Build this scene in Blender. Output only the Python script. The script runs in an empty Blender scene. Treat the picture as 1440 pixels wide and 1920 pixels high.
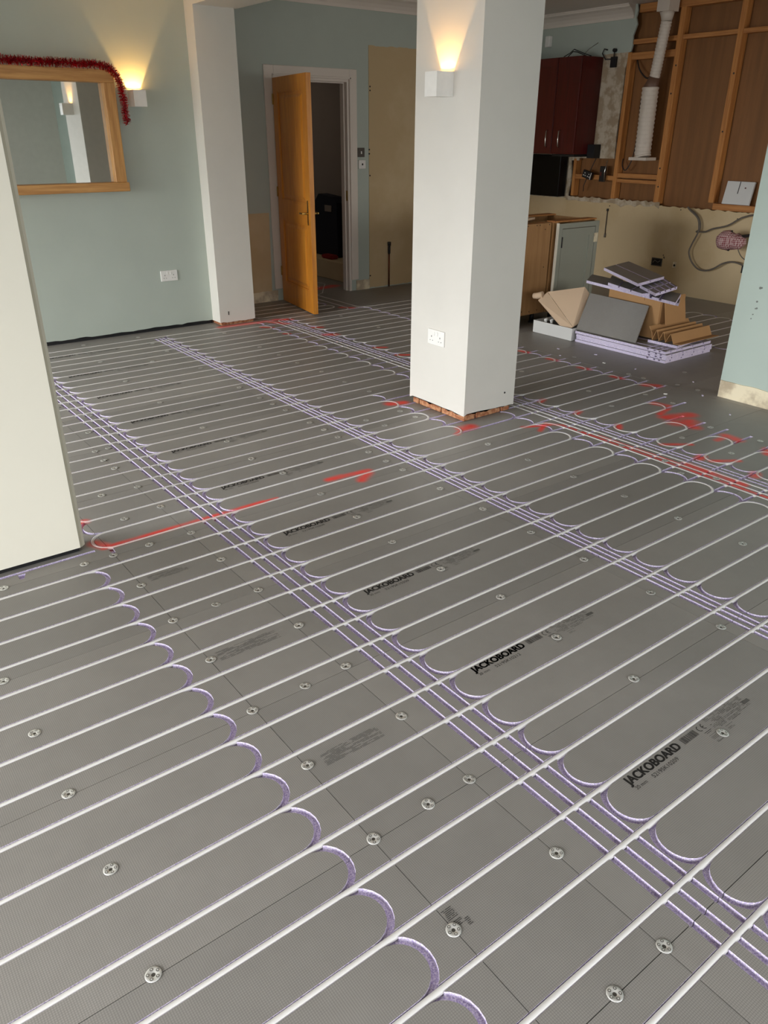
import bpy, bmesh, math, random
from mathutils import Vector, Matrix, Euler
from mathutils.geometry import delaunay_2d_cdt
random.seed(7)
sc = bpy.context.scene
COL = sc.collection
PI = math.pi

# ------------------------------------------------------------------ camera
F_PX, PITCH, ROLL, YAW, CAM_H = 1447.9, .4550, .0041, .6511, 1.5656
cy, sy = math.cos(YAW), math.sin(YAW)
Fw = Vector((sy*math.cos(PITCH), cy*math.cos(PITCH), -math.sin(PITCH)))
Rt = Vector((cy, -sy, 0)); Up = Rt.cross(Fw)
R2 = Rt*math.cos(ROLL) + Up*math.sin(ROLL); U2 = Up*math.cos(ROLL) - Rt*math.sin(ROLL)
cd = bpy.data.cameras.new('camera'); cam = bpy.data.objects.new('camera', cd); COL.objects.link(cam)
cam.matrix_world = Matrix(((R2.x, U2.x, -Fw.x, 0), (R2.y, U2.y, -Fw.y, 0), (R2.z, U2.z, -Fw.z, CAM_H), (0, 0, 0, 1)))
cd.sensor_fit = 'VERTICAL'; cd.sensor_height = 32; cd.lens = F_PX/1920*32; cd.clip_start = .02
sc.camera = cam

# ------------------------------------------------------------------ world, light, exposure
w = bpy.data.worlds.new('world'); sc.world = w; w.use_nodes = True
bg = w.node_tree.nodes['Background']; bg.inputs[0].default_value = (.80, .90, 1.0, 1); bg.inputs[1].default_value = 1.6
sc.view_settings.view_transform = 'Standard'; sc.view_settings.look = 'None'
sc.view_settings.gamma = 1; sc.view_settings.use_curve_mapping = False
sc.view_settings.exposure = 0.08

def area(name, loc, rot, sx, sy_, power, col, spread=PI):
    l = bpy.data.lights.new(name, 'AREA'); l.shape = 'RECTANGLE'; l.size = sx; l.size_y = sy_
    l.energy = power; l.color = col; l.spread = spread
    o = bpy.data.objects.new(name, l); COL.objects.link(o); o.location = loc; o.rotation_euler = rot
    return o
# daylight coming in through the glazing on the window side and behind the photographer
area('daylight_window', (-3.20, -.05, 1.10), (0, -PI/2+.55, 0), 1.9, 5.2, 168, (.985, .985, .99), 1.95)
area('daylight_window_far', (-3.20, 4.85, 1.10), (0, -PI/2+.66, 0), 1.9, 2.7, 200, (.97, .985, 1), 1.75)
area('daylight_rear', (1.0, -3.20, 1.10), (PI/2-.50, 0, 0), 5.6, 1.9, 55, (.98, .985, 1), 2.0)
area('kitchen_fill', (6.3, -3.20, 1.35), (PI/2-.50, 0, 0), 2.2, 1.8, 46, (1, .95, .88), 1.9)  # fill light added to lift the dark kitchen side, from an assumed window

# ------------------------------------------------------------------ materials
def lin(c):
    c = c/255.0
    return c/12.92 if c <= .04045 else ((c+.055)/1.055)**2.4
def rgb(r, g, b): return (lin(r), lin(g), lin(b), 1)
class N:
    """small wrapper for building node trees"""
    def __init__(s, name):
        s.m = bpy.data.materials.new(name); s.m.use_nodes = True
        s.t = s.m.node_tree; s.b = s.t.nodes['Principled BSDF']
    def n(s, kind, **kw):
        nd = s.t.nodes.new(kind)
        for k, v in kw.items(): setattr(nd, k, v)
        return nd
    def l(s, a, b): s.t.links.new(a, b)
    def val(s, sock, v):
        if isinstance(v, bpy.types.NodeSocket): s.l(v, sock)
        else: sock.default_value = v
    def math(s, op, a, b=0.0, clamp=False):
        nd = s.n('ShaderNodeMath', operation=op, use_clamp=clamp); s.val(nd.inputs[0], a); s.val(nd.inputs[1], b); return nd.outputs[0]
    def mix(s, f, a, b):
        nd = s.n('ShaderNodeMix', data_type='RGBA'); s.val(nd.inputs[0], f); s.val(nd.inputs[6], a); s.val(nd.inputs[7], b); return nd.outputs[2]
    def noise(s, scale, detail=4, vec=None, rough=.55):
        nd = s.n('ShaderNodeTexNoise'); nd.inputs['Scale'].default_value = scale; nd.inputs['Detail'].default_value = detail
        nd.inputs['Roughness'].default_value = rough
        if vec is not None: s.l(vec, nd.inputs['Vector'])
        return nd.outputs['Fac']
    def ramp(s, f, lo, hi):
        nd = s.n('ShaderNodeMapRange'); nd.interpolation_type = 'SMOOTHSTEP'; s.l(f, nd.inputs[0]); nd.inputs[1].default_value = lo; nd.inputs[2].default_value = hi
        return nd.outputs[0]
    def pos(s): return s.n('ShaderNodeNewGeometry').outputs['Position']
    def obj(s): return s.n('ShaderNodeTexCoord').outputs['Object']
    def bump(s, h, strength=.3, dist=.002):
        nd = s.n('ShaderNodeBump'); nd.inputs['Strength'].default_value = strength; nd.inputs['Distance'].default_value = dist
        s.l(h, nd.inputs['Height']); s.l(nd.outputs[0], s.b.inputs['Normal'])
    def done(s, col=None, rough=None, metal=None, spec=None):
        if col is not None: s.val(s.b.inputs['Base Color'], col)
        if rough is not None: s.val(s.b.inputs['Roughness'], rough)
        if metal is not None: s.b.inputs['Metallic'].default_value = metal
        if spec is not None: s.b.inputs['Specular IOR Level'].default_value = spec
        return s.m
def paint(name, c, rough=.6, var=.06, scale=3, bump=.08):
    a = N(name); p = a.pos(); f = a.noise(scale, 5, p)
    d = tuple(x*(1-var*2) for x in c[:3])+(1,)
    if bump: a.bump(a.noise(90, 3, p), bump, .001)
    return a.done(a.mix(f, d, c), rough)
def wood(name, c1, c2, rough=.45, axis='Z', scale=1.0):
    a = N(name); m = a.n('ShaderNodeMapping'); a.l(a.obj(), m.inputs[0])
    s = {'X': (1.2, 22, 22), 'Y': (22, 1.2, 22), 'Z': (22, 22, 1.2)}[axis]; m.inputs['Scale'].default_value = [x*scale for x in s]
    f = a.noise(2.2, 6, m.outputs[0], .65); g = a.ramp(f, .32, .68)
    a.bump(f, .15, .001)
    return a.done(a.mix(g, c1, c2), rough)
# red marking paint sprayed on the boards: capsules (x0,y0,x1,y1,r)
SPRAY = [(.80, 2.985, .77, 3.04, .020), (.79, 2.975, 1.55, 2.975, .013), (1.50, 2.978, 1.62, 2.975, .008), (.70, 3.26, .80, 3.27, .018),
         (1.94, 3.005, 2.02, 3.005, .018), (1.98, 3.005, 2.17, 2.985, .017), (2.07, 2.905, 2.15, 2.955, .020), 
         (2.99, 3.16, 3.06, 3.16, .030), (2.90, 3.11, 2.98, 3.15, .014), (2.93, 3.79, 3.02, 3.76, .028),
         (3.30, 2.965, 3.46, 2.90, .013), (3.50, 2.86, 3.46, 2.93, .013), (3.515, 2.85, 3.515, 1.2, .009), (3.575, 2.05, 3.565, 1.72, .020), (3.55, 2.6, 3.55, 1.7, .008),
         (4.14, 2.56, 4.30, 2.50, .035), (4.10, 2.47, 4.19, 2.43, .040), (4.16, 2.62, 4.30, 2.66, .016), (4.12, 2.35, 4.17, 2.44, .03), (4.13, 2.08, 4.14, 2.16, .026), (4.03, 2.15, 4.1, 2.15, .016), (4.34, 2.70, 4.32, 2.77, .025),
         (4.06, 1.86, 4.13, 1.90, .022), (3.74, 2.61, 3.79, 2.65, .016), (3.75, 2.94, 3.80, 2.96, .016), (3.75, 3.24, 3.80, 3.26, .016), (3.72, 2.30, 3.85, 2.20, .013), (3.72, 1.99, 3.84, 1.905, .014),
         (3.70, 2.05, 3.74, 2.06, .02), (3.71, 1.74, 3.75, 1.76, .02), (3.33, 2.86, 3.40, 2.90, .012),
         (4.61, 3.33, 4.62, 3.27, .022), (4.61, 3.63, 4.62, 3.57, .022), (4.61, 3.94, 4.62, 3.88, .022), (4.61, 4.24, 4.62, 4.18, .022), (4.67, 3.00, 4.62, 3.06, .028),
         (3.05, 6.43, 3.50, 6.41, .030), (3.50, 6.41, 3.60, 6.22, .030), (3.60, 6.42, 3.72, 6.36, .030), (3.35, 6.22, 3.42, 6.16, .018), (3.38, 5.88, 3.42, 5.86, .014),
         (3.72, 5.94, 3.78, 5.90, .020), (3.66, 5.64, 3.72, 5.60, .032), (3.73, 5.02, 3.80, 4.98, .018), (3.73, 4.73, 3.80, 4.68, .018),
         (4.43, 6.52, 4.50, 6.46, .028), (4.8, 7.55, 5.05, 7.60, .05), (4.7, 7.75, 4.95, 7.95, .04)]
def spray_group():
    g = bpy.data.node_groups.new('spray_mask', 'ShaderNodeTree')
    g.interface.new_socket('Fac', in_out='OUTPUT', socket_type='NodeSocketFloat')
    nd = g.nodes; L = g.links
    geo = nd.new('ShaderNodeNewGeometry'); nz = nd.new('ShaderNodeTexNoise'); nz.inputs['Scale'].default_value = 9; nz.inputs['Detail'].default_value = 3
    L.new(geo.outputs['Position'], nz.inputs['Vector'])
    def M(op, a, b=0.0, c=0.0):
        n = nd.new('ShaderNodeMath'); n.operation = op
        for i, v in enumerate((a, b, c)):
            if isinstance(v, (int, float)): n.inputs[i].default_value = v
            else: L.new(v, n.inputs[i])
        return n.outputs[0]
    sep = nd.new('ShaderNodeSeparateXYZ'); L.new(geo.outputs['Position'], sep.inputs[0]); X, Y = sep.outputs[0], sep.outputs[1]
    tot = None
    for x0, y0, x1, y1, r in SPRAY:
        dx, dy = x1-x0, y1-y0; L2 = max(dx*dx+dy*dy, 1e-6)
        h = M('MULTIPLY_ADD', X, dx/L2, -(x0*dx+y0*dy)/L2); h = M('MULTIPLY_ADD', Y, dy/L2, h)
        cl = nd.new('ShaderNodeClamp'); L.new(h, cl.inputs[0]); h = cl.outputs[0]
        ax = M('SUBTRACT', M('MULTIPLY_ADD', h, dx, x0), X); ay = M('SUBTRACT', M('MULTIPLY_ADD', h, dy, y0), Y)
        d = M('SQRT', M('MULTIPLY_ADD', ax, ax, M('MULTIPLY', ay, ay)))
        mr = nd.new('ShaderNodeMapRange'); mr.interpolation_type = 'SMOOTHSTEP'; L.new(d, mr.inputs[0])
        mr.inputs[1].default_value = r*2.3; mr.inputs[2].default_value = r*.2; v = mr.outputs[0]
        tot = v if tot is None else M('MAXIMUM', tot, v)
    k = nd.new('ShaderNodeMapRange'); L.new(nz.outputs['Fac'], k.inputs[0]); k.inputs[1].default_value = .25; k.inputs[2].default_value = .6; k.inputs[3].default_value = .45
    o = nd.new('NodeGroupOutput'); L.new(M('MULTIPLY', tot, k.outputs[0]), o.inputs[0])
    return g
SPG = spray_group()
def sprayed(a, col, amt=1.0, red=(.86, .07, .055, 1)):
    g = a.n('ShaderNodeGroup'); g.node_tree = SPG
    return a.mix(a.math('MULTIPLY', g.outputs[0], amt), col, red)

def board_material(red=True):
    a = N('backer_board'); p = a.pos()
    sep = a.n('ShaderNodeSeparateXYZ'); a.l(a.obj() if not red else p, sep.inputs[0])
    def grid(s, period, wd):
        fr = a.math('FRACT', a.math('MULTIPLY', s, 1/period)); return a.math('LESS_THAN', fr, wd)
    gx = grid(sep.outputs[0], .0052, .26); gy = grid(sep.outputs[1], .0052, .22)
    fade = a.ramp(a.noise(2.3, 2, p), .30, .52)                 # the glass fibre mesh shows through more in places
    gyf = a.math('MULTIPLY', gy, a.math('MULTIPLY_ADD', fade, .8)) if False else a.math('MULTIPLY', gy, fade)
    g = a.math('MAXIMUM', gx, gyf)
    n1 = a.noise(1.3, 3, p); n2 = a.noise(14, 5, p); info = a.n('ShaderNodeObjectInfo')
    base = a.mix(n1, rgb(148, 144, 138), rgb(170, 166, 160))
    base = a.mix(a.math('MULTIPLY', n2, .35), base, rgb(126, 121, 115))
    base = a.mix(a.math('MULTIPLY', info.outputs['Random'], .28), base, rgb(100, 100, 98))
    col = a.mix(a.math('MULTIPLY', g, .34), base, rgb(66, 65, 64))
    a.bump(a.math('SUBTRACT', 1.0, g), .25, .0006)
    if red: col = sprayed(a, col)
    return a.done(col, a.math('MULTIPLY_ADD', n2, .15) if False else .46, spec=.45)
M_BOARD = board_material(); M_BOARD_LOOSE = board_material(False)
def foam():
    a = N('lilac_foam'); p = a.pos(); f = a.noise(260, 2, p)
    c = a.mix(a.ramp(f, .35, .65), rgb(184, 170, 208), rgb(238, 230, 244)); a.bump(f, .6, .003)
    return a.done(sprayed(a, c, .9), .8)
M_FOAM = foam()
def pex():
    a = N('white_pex'); c = sprayed(a, rgb(222, 220, 216), .38)
    a.b.inputs['Subsurface Weight'].default_value = .0
    return a.done(c, .38, spec=.5)
M_PEX = pex()
M_SAGE = paint('sage_paint', rgb(184, 193, 182)); M_SAGE2 = paint('pale_sage_paint', rgb(180, 194, 184))
M_WHITE = paint('white_paint', rgb(232, 228, 218)); M_CREAM = paint('cream_paint', rgb(238, 233, 216), var=.03)
M_TRIM = paint('grey_white_gloss', rgb(226, 216, 204), .4, .03); M_TRIMD = paint('shaded_bead_paint', rgb(172, 166, 146)); M_CREAMD = paint('bead_paint', rgb(204, 200, 182)); M_CEIL = paint('ceiling_white', rgb(222, 214, 205))  # shaded bead paint puts the corner facet's shade into its colour
def plaster(name, c1, c2, scale=4):
    a = N(name); p = a.pos(); f = a.ramp(a.noise(scale, 6, p, .6), .42, .6); a.bump(a.noise(30, 5, p), .3, .002)
    return a.done(a.mix(f, c1, c2), .85)
M_BEIGE = plaster('bare_beige_plaster', rgb(196, 172, 132), rgb(206, 184, 146), 1.2)
M_RAW = plaster('patchy_raw_plaster', rgb(164, 144, 118), rgb(196, 182, 160), 9)
M_STRIP = plaster('patchy_skirting_strip', rgb(184, 168, 142), rgb(232, 220, 190), 5)
M_BRICK = plaster('old_red_brick', rgb(150, 92, 60), rgb(188, 138, 100), 40)
HL = area('hall_fill', (4.4, 9.0, 2.6), (0, 0, 0), .4, .4, 3.2, (1, .85, .7))  # fill light added to brighten the hall; no lamp is known there
M_DOOR = wood('orange_pine', rgb(190, 116, 34), rgb(214, 142, 48), .32, 'Z')
M_OAK = wood('oak_frame', rgb(176, 124, 66), rgb(206, 156, 92), .5, 'X'); M_OAKV = wood('oak_frame_upright', rgb(176, 124, 66), rgb(206, 156, 92), .5, 'Z')
M_PLY = wood('brown_plywood', rgb(122, 80, 40), rgb(138, 92, 48), .6, 'Z', .3)
M_STUD = wood('stud_timber', rgb(170, 108, 52), rgb(196, 134, 70), .65, 'Z'); M_STUDH = wood('stud_timber_flat', rgb(165, 106, 54), rgb(192, 132, 72), .65, 'Y')
M_CHIP = wood('beige_carcass', rgb(158, 116, 72), rgb(172, 130, 84), .55, 'Z', .6)
M_CARD = paint('brown_cardboard', rgb(184, 140, 92), .8, .08, 8, .1); M_CARD2 = paint('pale_cardboard', rgb(214, 186, 156), .8, .05, 6, .05)
M_CARDW = paint('white_cardboard', rgb(215, 214, 210), .7, .03)
M_RED = wood('dark_red_veneer', rgb(66, 8, 6), rgb(82, 13, 9), .35, 'Z'); M_RED2 = wood('red_brown_veneer', rgb(76, 20, 15), rgb(90, 27, 20), .35, 'Z')
M_GREYDOOR = paint('grey_green_cabinet_paint', rgb(156, 159, 146), .45, .03)
def plain(name, c, rough=.5, metal=0.0, spec=None):
    a = N(name); f = a.noise(25, 3, a.pos()); d = tuple(x*.88 for x in c[:3])+(1,)
    return a.done(a.mix(f, d, c), rough, metal, spec)
M_BLACK = plain('black', rgb(16, 15, 17), .5); M_DARK = plain('dark_grey', rgb(44, 40, 38), .6)
M_GLOSSBLACK = plain('black_glass', rgb(8, 8, 9), .3, 0, .2)
M_PLASTIC = plain('white_plastic', rgb(238, 236, 230), .35); M_HOLE = plain('socket_slot', rgb(60, 56, 52), .6)
M_CHROME = plain('chrome', rgb(205, 205, 200), .22, 1.0); M_BRASS = plain('brass', rgb(200, 165, 95), .3, 1.0)
M_COPPER = plain('dull_copper', rgb(110, 60, 40), .45, .8); M_STEEL = plain('galvanised_steel', rgb(238, 238, 234), .34, .6)
M_STEELDARK = plain('steel_recess', rgb(96, 92, 86), .55, .6)
M_DUCT = plain('white_flexible_duct', rgb(214, 202, 188), .55); M_TAPE = plain('brown_duct_tape', rgb(110, 82, 66), .5)
M_CABLE = plain('grey_cable', rgb(104, 96, 86), .6); M_NAVY = plain('navy_fabric', rgb(24, 28, 42), .8)
M_HALL = paint('hall_dark_paint', rgb(150, 138, 128), .7); M_INK = plain('printed_ink', rgb(52, 50, 48), .7)
M_INKPALE = plain('faint_printed_ink', rgb(92, 90, 86), .7); M_SUB = plain('subfloor', rgb(90, 84, 78), .9)
M_MIRROR = plain('mirror_glass', rgb(225, 228, 225), .015, 1.0)
def tinsel():
    a = N('red_tinsel'); i = a.n('ShaderNodeNewGeometry').outputs['Random Per Island']
    return a.done(a.mix(i, rgb(120, 0, 14), rgb(225, 20, 40)), .3, .55)
M_TINSEL = tinsel()
def checked():
    a = N('red_and_white_checked_cloth'); sep = a.n('ShaderNodeSeparateXYZ'); a.l(a.obj(), sep.inputs[0])
    f = lambda s: a.math('LESS_THAN', a.math('FRACT', a.math('MULTIPLY', s, 55)), .5)
    m = a.math('MULTIPLY', a.math('ADD', a.math('ADD', f(sep.outputs[0]), f(sep.outputs[1])), f(sep.outputs[2])), .333)
    return a.done(a.mix(m, rgb(205, 180, 175), rgb(122, 22, 40)), .8)
M_CHECK = checked(); M_FILL = plain('wall_filler', rgb(120, 124, 118), .8)
def pane():
    a = N('window_glass'); t = a.n('ShaderNodeBsdfTransparent'); g = a.n('ShaderNodeBsdfGlossy'); g.inputs['Roughness'].default_value = .02
    m = a.n('ShaderNodeMixShader'); m.inputs[0].default_value = .06; a.l(t.outputs[0], m.inputs[1]); a.l(g.outputs[0], m.inputs[2])
    a.l(m.outputs[0], a.t.nodes['Material Output'].inputs[0]); return a.m
M_PANE = pane()
a = N('warm_lamp'); a.b.inputs['Emission Color'].default_value = (1, .62, .25, 1); a.b.inputs['Emission Strength'].default_value = 14; M_LAMP = a.m

# ------------------------------------------------------------------ mesh helpers
class MB:
    def __init__(s): s.b = bmesh.new()
    def quad(s, pts, mi=0):
        f = s.b.faces.new([s.b.verts.new(p) for p in pts]); f.material_index = mi; return f
    def box(s, x0, x1, y0, y1, z0, z1, mi=0, M=None):
        r = bmesh.ops.create_cube(s.b, size=1)
        for v in r['verts']:
            v.co = Vector(((x0+x1)/2+v.co.x*(x1-x0), (y0+y1)/2+v.co.y*(y1-y0), (z0+z1)/2+v.co.z*(z1-z0)))
            if M: v.co = M @ v.co
        for f in {f for v in r['verts'] for f in v.link_faces}: f.material_index = mi
        return s
    def prism(s, pts, z0, z1, mi=0, M=None):
        """closed polygon pts (x,y) extruded z0..z1"""
        lo = [s.b.verts.new((p[0], p[1], z0)) for p in pts]; hi = [s.b.verts.new((p[0], p[1], z1)) for p in pts]
        n = len(pts); fs = [s.b.faces.new(lo[::-1]), s.b.faces.new(hi)]
        for i in range(n): fs.append(s.b.faces.new((lo[i], lo[(i+1) % n], hi[(i+1) % n], hi[i])))
        for f in fs: f.material_index = mi
        if M:
            for v in lo+hi: v.co = M @ v.co
        return s
    def tube(s, pts, r, seg=8, mi=0, smooth=True, cap=True):
        pts = [Vector(p) for p in pts]; rings = []; up = None
        rr = r if isinstance(r, (list, tuple)) else [r]*len(pts)
        for i, p in enumerate(pts):
            t = (pts[min(i+1, len(pts)-1)]-pts[max(i-1, 0)]).normalized()
            if up is None: up = Vector((0, 0, 1)) if abs(t.z) < .9 else Vector((1, 0, 0))
            sd = t.cross(up).normalized(); up = sd.cross(t).normalized()
            rings.append([s.b.verts.new(p+(sd*math.cos(2*PI*k/seg)+up*math.sin(2*PI*k/seg))*rr[i]) for k in range(seg)])
        for a_, b_ in zip(rings, rings[1:]):
            for k in range(seg):
                f = s.b.faces.new((a_[k], b_[k], b_[(k+1) % seg], a_[(k+1) % seg])); f.smooth = smooth; f.material_index = mi
        if cap:
            for rg in (rings[0], rings[-1][::-1]):
                f = s.b.faces.new(rg); f.material_index = mi
        return s
    def cyl(s, p0, p1, r, seg=16, mi=0, r1=None): return s.tube([p0, p1], [r, r if r1 is None else r1], seg, mi)
    def bevel(s, w, seg=1):
        bmesh.ops.bevel(s.b, geom=[e for e in s.b.edges if len(e.link_faces) == 2 and e.calc_face_angle(0) > .5], offset=w, segments=seg, affect='EDGES'); return s
    def mesh(s, name, mats):
        bmesh.ops.recalc_face_normals(s.b, faces=s.b.faces)
        me = bpy.data.meshes.new(name); s.b.to_mesh(me); s.b.free()
        for m in (mats if isinstance(mats, (list, tuple)) else [mats]): me.materials.append(m)
        return me
    def ob(s, name, mats, parent=None, loc=None): return link(name, s.mesh(name, mats), parent, loc)
def link(name, me, parent=None, loc=None, rot=None):
    o = bpy.data.objects.new(name, me); COL.objects.link(o)
    if parent: o.parent = parent
    if loc: o.location = loc
    if rot: o.rotation_euler = rot
    return o
def T(o, label, cat, group=None):
    o['label'] = label; o['category'] = cat
    if group: o['group'] = group
    return o
def S(o): o['kind'] = 'structure'; return o
def empty(name, loc=(0, 0, 0), rz=0):
    o = bpy.data.objects.new(name, None); COL.objects.link(o); o.location = loc; o.rotation_euler = (0, 0, rz); o.empty_display_size = .05; return o
def at(parent, o):
    """parent a world-space mesh under an empty that stands elsewhere"""
    o.parent = parent; o.matrix_parent_inverse = (Matrix.Translation(parent.location) @ parent.rotation_euler.to_matrix().to_4x4()).inverted(); return o
def ragged(n0, n1, base, amp, step=.03):
    out = []; x = n0; k = max(2, int(abs(n1-n0)/step))
    for i in range(k+1):
        out.append((n0+(n1-n0)*i/k, base+random.uniform(-amp, amp)*(1 if 0 < i < k else .3)))
    return out
# a frame whose local xy plane is a vertical wall plane
def plane_Y(Y): return Matrix(((1, 0, 0, 0), (0, 0, -1, Y), (0, 1, 0, 0), (0, 0, 0, 1)))   # local (u,v,w)->(u, Y-w, v)
def plane_X(X): return Matrix(((0, 0, -1, X), (-1, 0, 0, 0), (0, 1, 0, 0), (0, 0, 0, 1)))  # local (u,v,w)->(X-w, -u, v)

# ------------------------------------------------------------------ room shell
ZC = 2.78
YW, YD, XK, XR = 6.63, 7.22, 7.77, 4.80
# sage wall behind the mirror, bottom edge ragged above a dark gap
m = MB(); m.prism([(-3.0, ZC)]+ragged(-3.0, 3.07, .032, .005, .05)+[(3.07, ZC)], -.12, 0, 0, plane_Y(YW))
wl = S(m.ob('wall_left', M_SAGE))
MB().box(-3.0, 3.07, YW+.02, YW+.12, 0, .03).ob('gap_shade', M_BLACK, wl)  # black strip stands in for the shade in the gap under the wall
# pier and beam
m = MB(); m.prism([(3.07, 2.455)]+ragged(3.07, 3.422, .03, .006)+[(3.422, 2.455)], -.86, 0, 0, plane_Y(6.475))
pier = S(m.ob('wall_pier', M_WHITE))
MB().box(3.09, 3.41, 6.49, YD, 0, .03).ob('brick', M_BRICK, pier)
MB().box(3.152, 3.163, 6.473, 6.476, .09, .122).bevel(.001).ob('scuff_mark', M_STEELDARK, pier)
S(MB().box(3.07, 3.455, -3.0, YW+.12, 2.455, ZC).ob('beam', M_WHITE))
# far wall with the door opening
DX0, DX1, DZ = 4.166, 5.04, 2.06
m = MB(); m.box(3.3, DX0, YD, YD+.12, 0, ZC); m.box(DX1, 7.9, YD, YD+.12, 0, ZC); m.box(DX0, DX1, YD, YD+.12, DZ, ZC)
wf = S(m.ob('wall_far', M_SAGE))
m = MB(); m.prism(ragged(5.28, 7.75, 0.012, .004)+ragged(7.75, 5.28, 2.36, .006), 0, .006, 0, plane_Y(YD)); m.ob('bare_plaster_patch', M_BEIGE, wf)
m = MB(); m.prism([(3.42, .03), (4.03, .03), (4.045, .86), (3.42, .86)], 0, .006, 0, plane_Y(YD)); m.ob('bare_plaster_patch', M_BEIGE, wf)
for x0, x1 in ((3.42, 4.10), (5.10, 5.28)):
    m = MB(); m.prism(ragged(x0, x1, .0, .001)+ragged(x1, x0, .105, .003), 0, .007, 0, plane_Y(YD)); m.ob('bare_strip', M_STRIP, wf)
for x, z in ((5.295, 2.0), (5.295, 1.965), (5.29, 1.17), (5.29, .14), (5.283, 1.42), (5.283, 1.38)):
    MB().cyl((x, YD-.008, z), (x, YD-.004, z), .008, 10).ob('drill_hole', M_BLACK, wf)
# ceiling, coving
S(MB().box(-3.1, 7.95, -3.1, YD+.12, ZC, ZC+.1).ob('ceiling', M_CEIL))
def coving(axis, a0, a1, wall, sgn):
    prof = [(0, 0), (0, -.125), (.012, -.125), (.016, -.10), (.035, -.07), (.065, -.042), (.10, -.026), (.105, -.012), (.12, -.012), (.12, 0)]
    m = MB(); rings = []
    for t in (a0, a1):
        rings.append([m.b.verts.new((t, wall-sgn*d, ZC+h) if axis == 'X' else (wall-sgn*d, t, ZC+h)) for d, h in prof])
    n = len(prof)
    for i in range(n): m.b.faces.new((rings[0][i], rings[1][i], rings[1][(i+1) % n], rings[0][(i+1) % n]))
    m.b.faces.new(rings[0]); m.b.faces.new(rings[1][::-1]); return m
S(coving('X', 3.42, 7.77, YD, 1).ob('trim_1', M_TRIM))
S(coving('Y', 5.95, 7.22, XK, 1).ob('trim_2', M_TRIM))
# nib wall on the left with a chamfered corner bead
m = MB(); m.prism([(-3.0, 2.99), (.70, 2.99), (.7005, 3.11), (-3.0, 3.11)], .025, ZC)
nib = S(m.ob('wall_nib', M_CREAM)); MB().prism([(.7007, 2.9905), (.711, 2.9945), (.711, 3.11), (.7007, 3.11)], .025, ZC).ob('corner_bead', M_TRIMD, nib); MB().prism([(.7112, 2.997), (.724, 3.008), (.724, 3.11), (.7112, 3.11)], .025, ZC).ob('corner_bead', M_CREAMD, nib); MB().box(-3.0, .70, 3.01, 3.10, 0, .025).ob('gap_shade', M_BLACK, nib)  # black strip under the nib stands in for shade in its gap
# window side, rear wall, hidden ends
def wall_with_windows(name, u0, u1, holes, mk):
    m = MB(); cur = u0
    for a0, a1, z0, z1 in holes:
        mk(m, cur, a0, 0, ZC); mk(m, a0, a1, 0, z0); mk(m, a0, a1, z1, ZC); cur = a1
    mk(m, cur, u1, 0, ZC); return S(m.ob(name, M_WHITE))
wall_with_windows('wall_window_side', -3.1, YW+.12, [(-2.7, 2.5, .12, 2.35), (3.5, 6.2, .12, 2.35)], lambda m, a0, a1, z0, z1: m.box(-3.1, -3.0, a0, a1, z0, z1))
wall_with_windows('wall_rear', -3.0, 7.9, [(-1.8, 3.8, .12, 2.35), (5.2, 7.4, .5, 2.25)], lambda m, a0, a1, z0, z1: m.box(a0, a1, -3.1, -3.0, z0, z1))  # second opening is made up to let the kitchen fill light in
def window(name, axis, a0, a1, c, n):
    e = S(empty(name)); B = (lambda m, u0, u1, z0, z1, d0, d1: m.box(c+d0, c+d1, u0, u1, z0, z1)) if axis == 'Y' else (lambda m, u0, u1, z0, z1, d0, d1: m.box(u0, u1, c+d0, c+d1, z0, z1))
    m = MB(); z0, z1 = .12, 2.35
    B(m, a0, a1, z0, z0+.06, -.04, .04); B(m, a0, a1, z1-.06, z1, -.04, .04)
    for i in range(n+1):
        u = a0+(a1-a0)*i/n; B(m, max(a0, u-.04), min(a1, u+.04), z0+.06, z1-.06, -.04, .04)
    m.ob('window_frame', M_PLASTIC, e)
    for i in range(n):
        u = a0+(a1-a0)*i/n; v = a0+(a1-a0)*(i+1)/n
        m = MB(); B(m, u+.04, v-.04, z0+.06, z1-.06, -.004, .004); m.ob('pane', M_PANE, e)
window('window_1', 'Y', -2.7, 2.5, -3.05, 5); window('window_2', 'Y', 3.5, 6.2, -3.05, 3); window('window_3', 'X', -1.8, 3.8, -3.05, 5)
S(MB().box(-16, 14, -14, -3.12, -.2, -.14).box(-16, -3.12, -3.12, 14, -.2, -.14).ob('unseen_ground', paint('unseen_ground_grey', rgb(120, 118, 112), .8)))  # unseen ground added so less light rises through the windows to the ceiling
# right wall stub with a bare strip at its foot
m = MB(); m.prism([(3.0, 0)]+[(-2.62, 0), (-2.62, ZC), (3.0, ZC)], -.12, 0, 0, plane_X(XR)); wr = S(m.ob('wall_right', M_SAGE2))
m = MB(); m.prism([(-2.615, .0)]+[(-1.0, 0)]+ragged(-1.0, -2.3, .11, .006)+ragged(-2.33, -2.615, .112, .003), 0, .008, 0, plane_X(XR)); m.ob('bare_strip', M_STRIP, wr)
for y, z, r in ((2.482, .723, .008), (2.472, .725, .005), (2.485, .640, .006), (2.478, .600, .006), (2.486, .597, .004), (2.495, .560, .004), (2.501, .533, .004)):
    MB().cyl((XR-.003, y, z), (XR+.01, y, z), r, 8).ob('filled_hole', M_FILL, wr)
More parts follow.
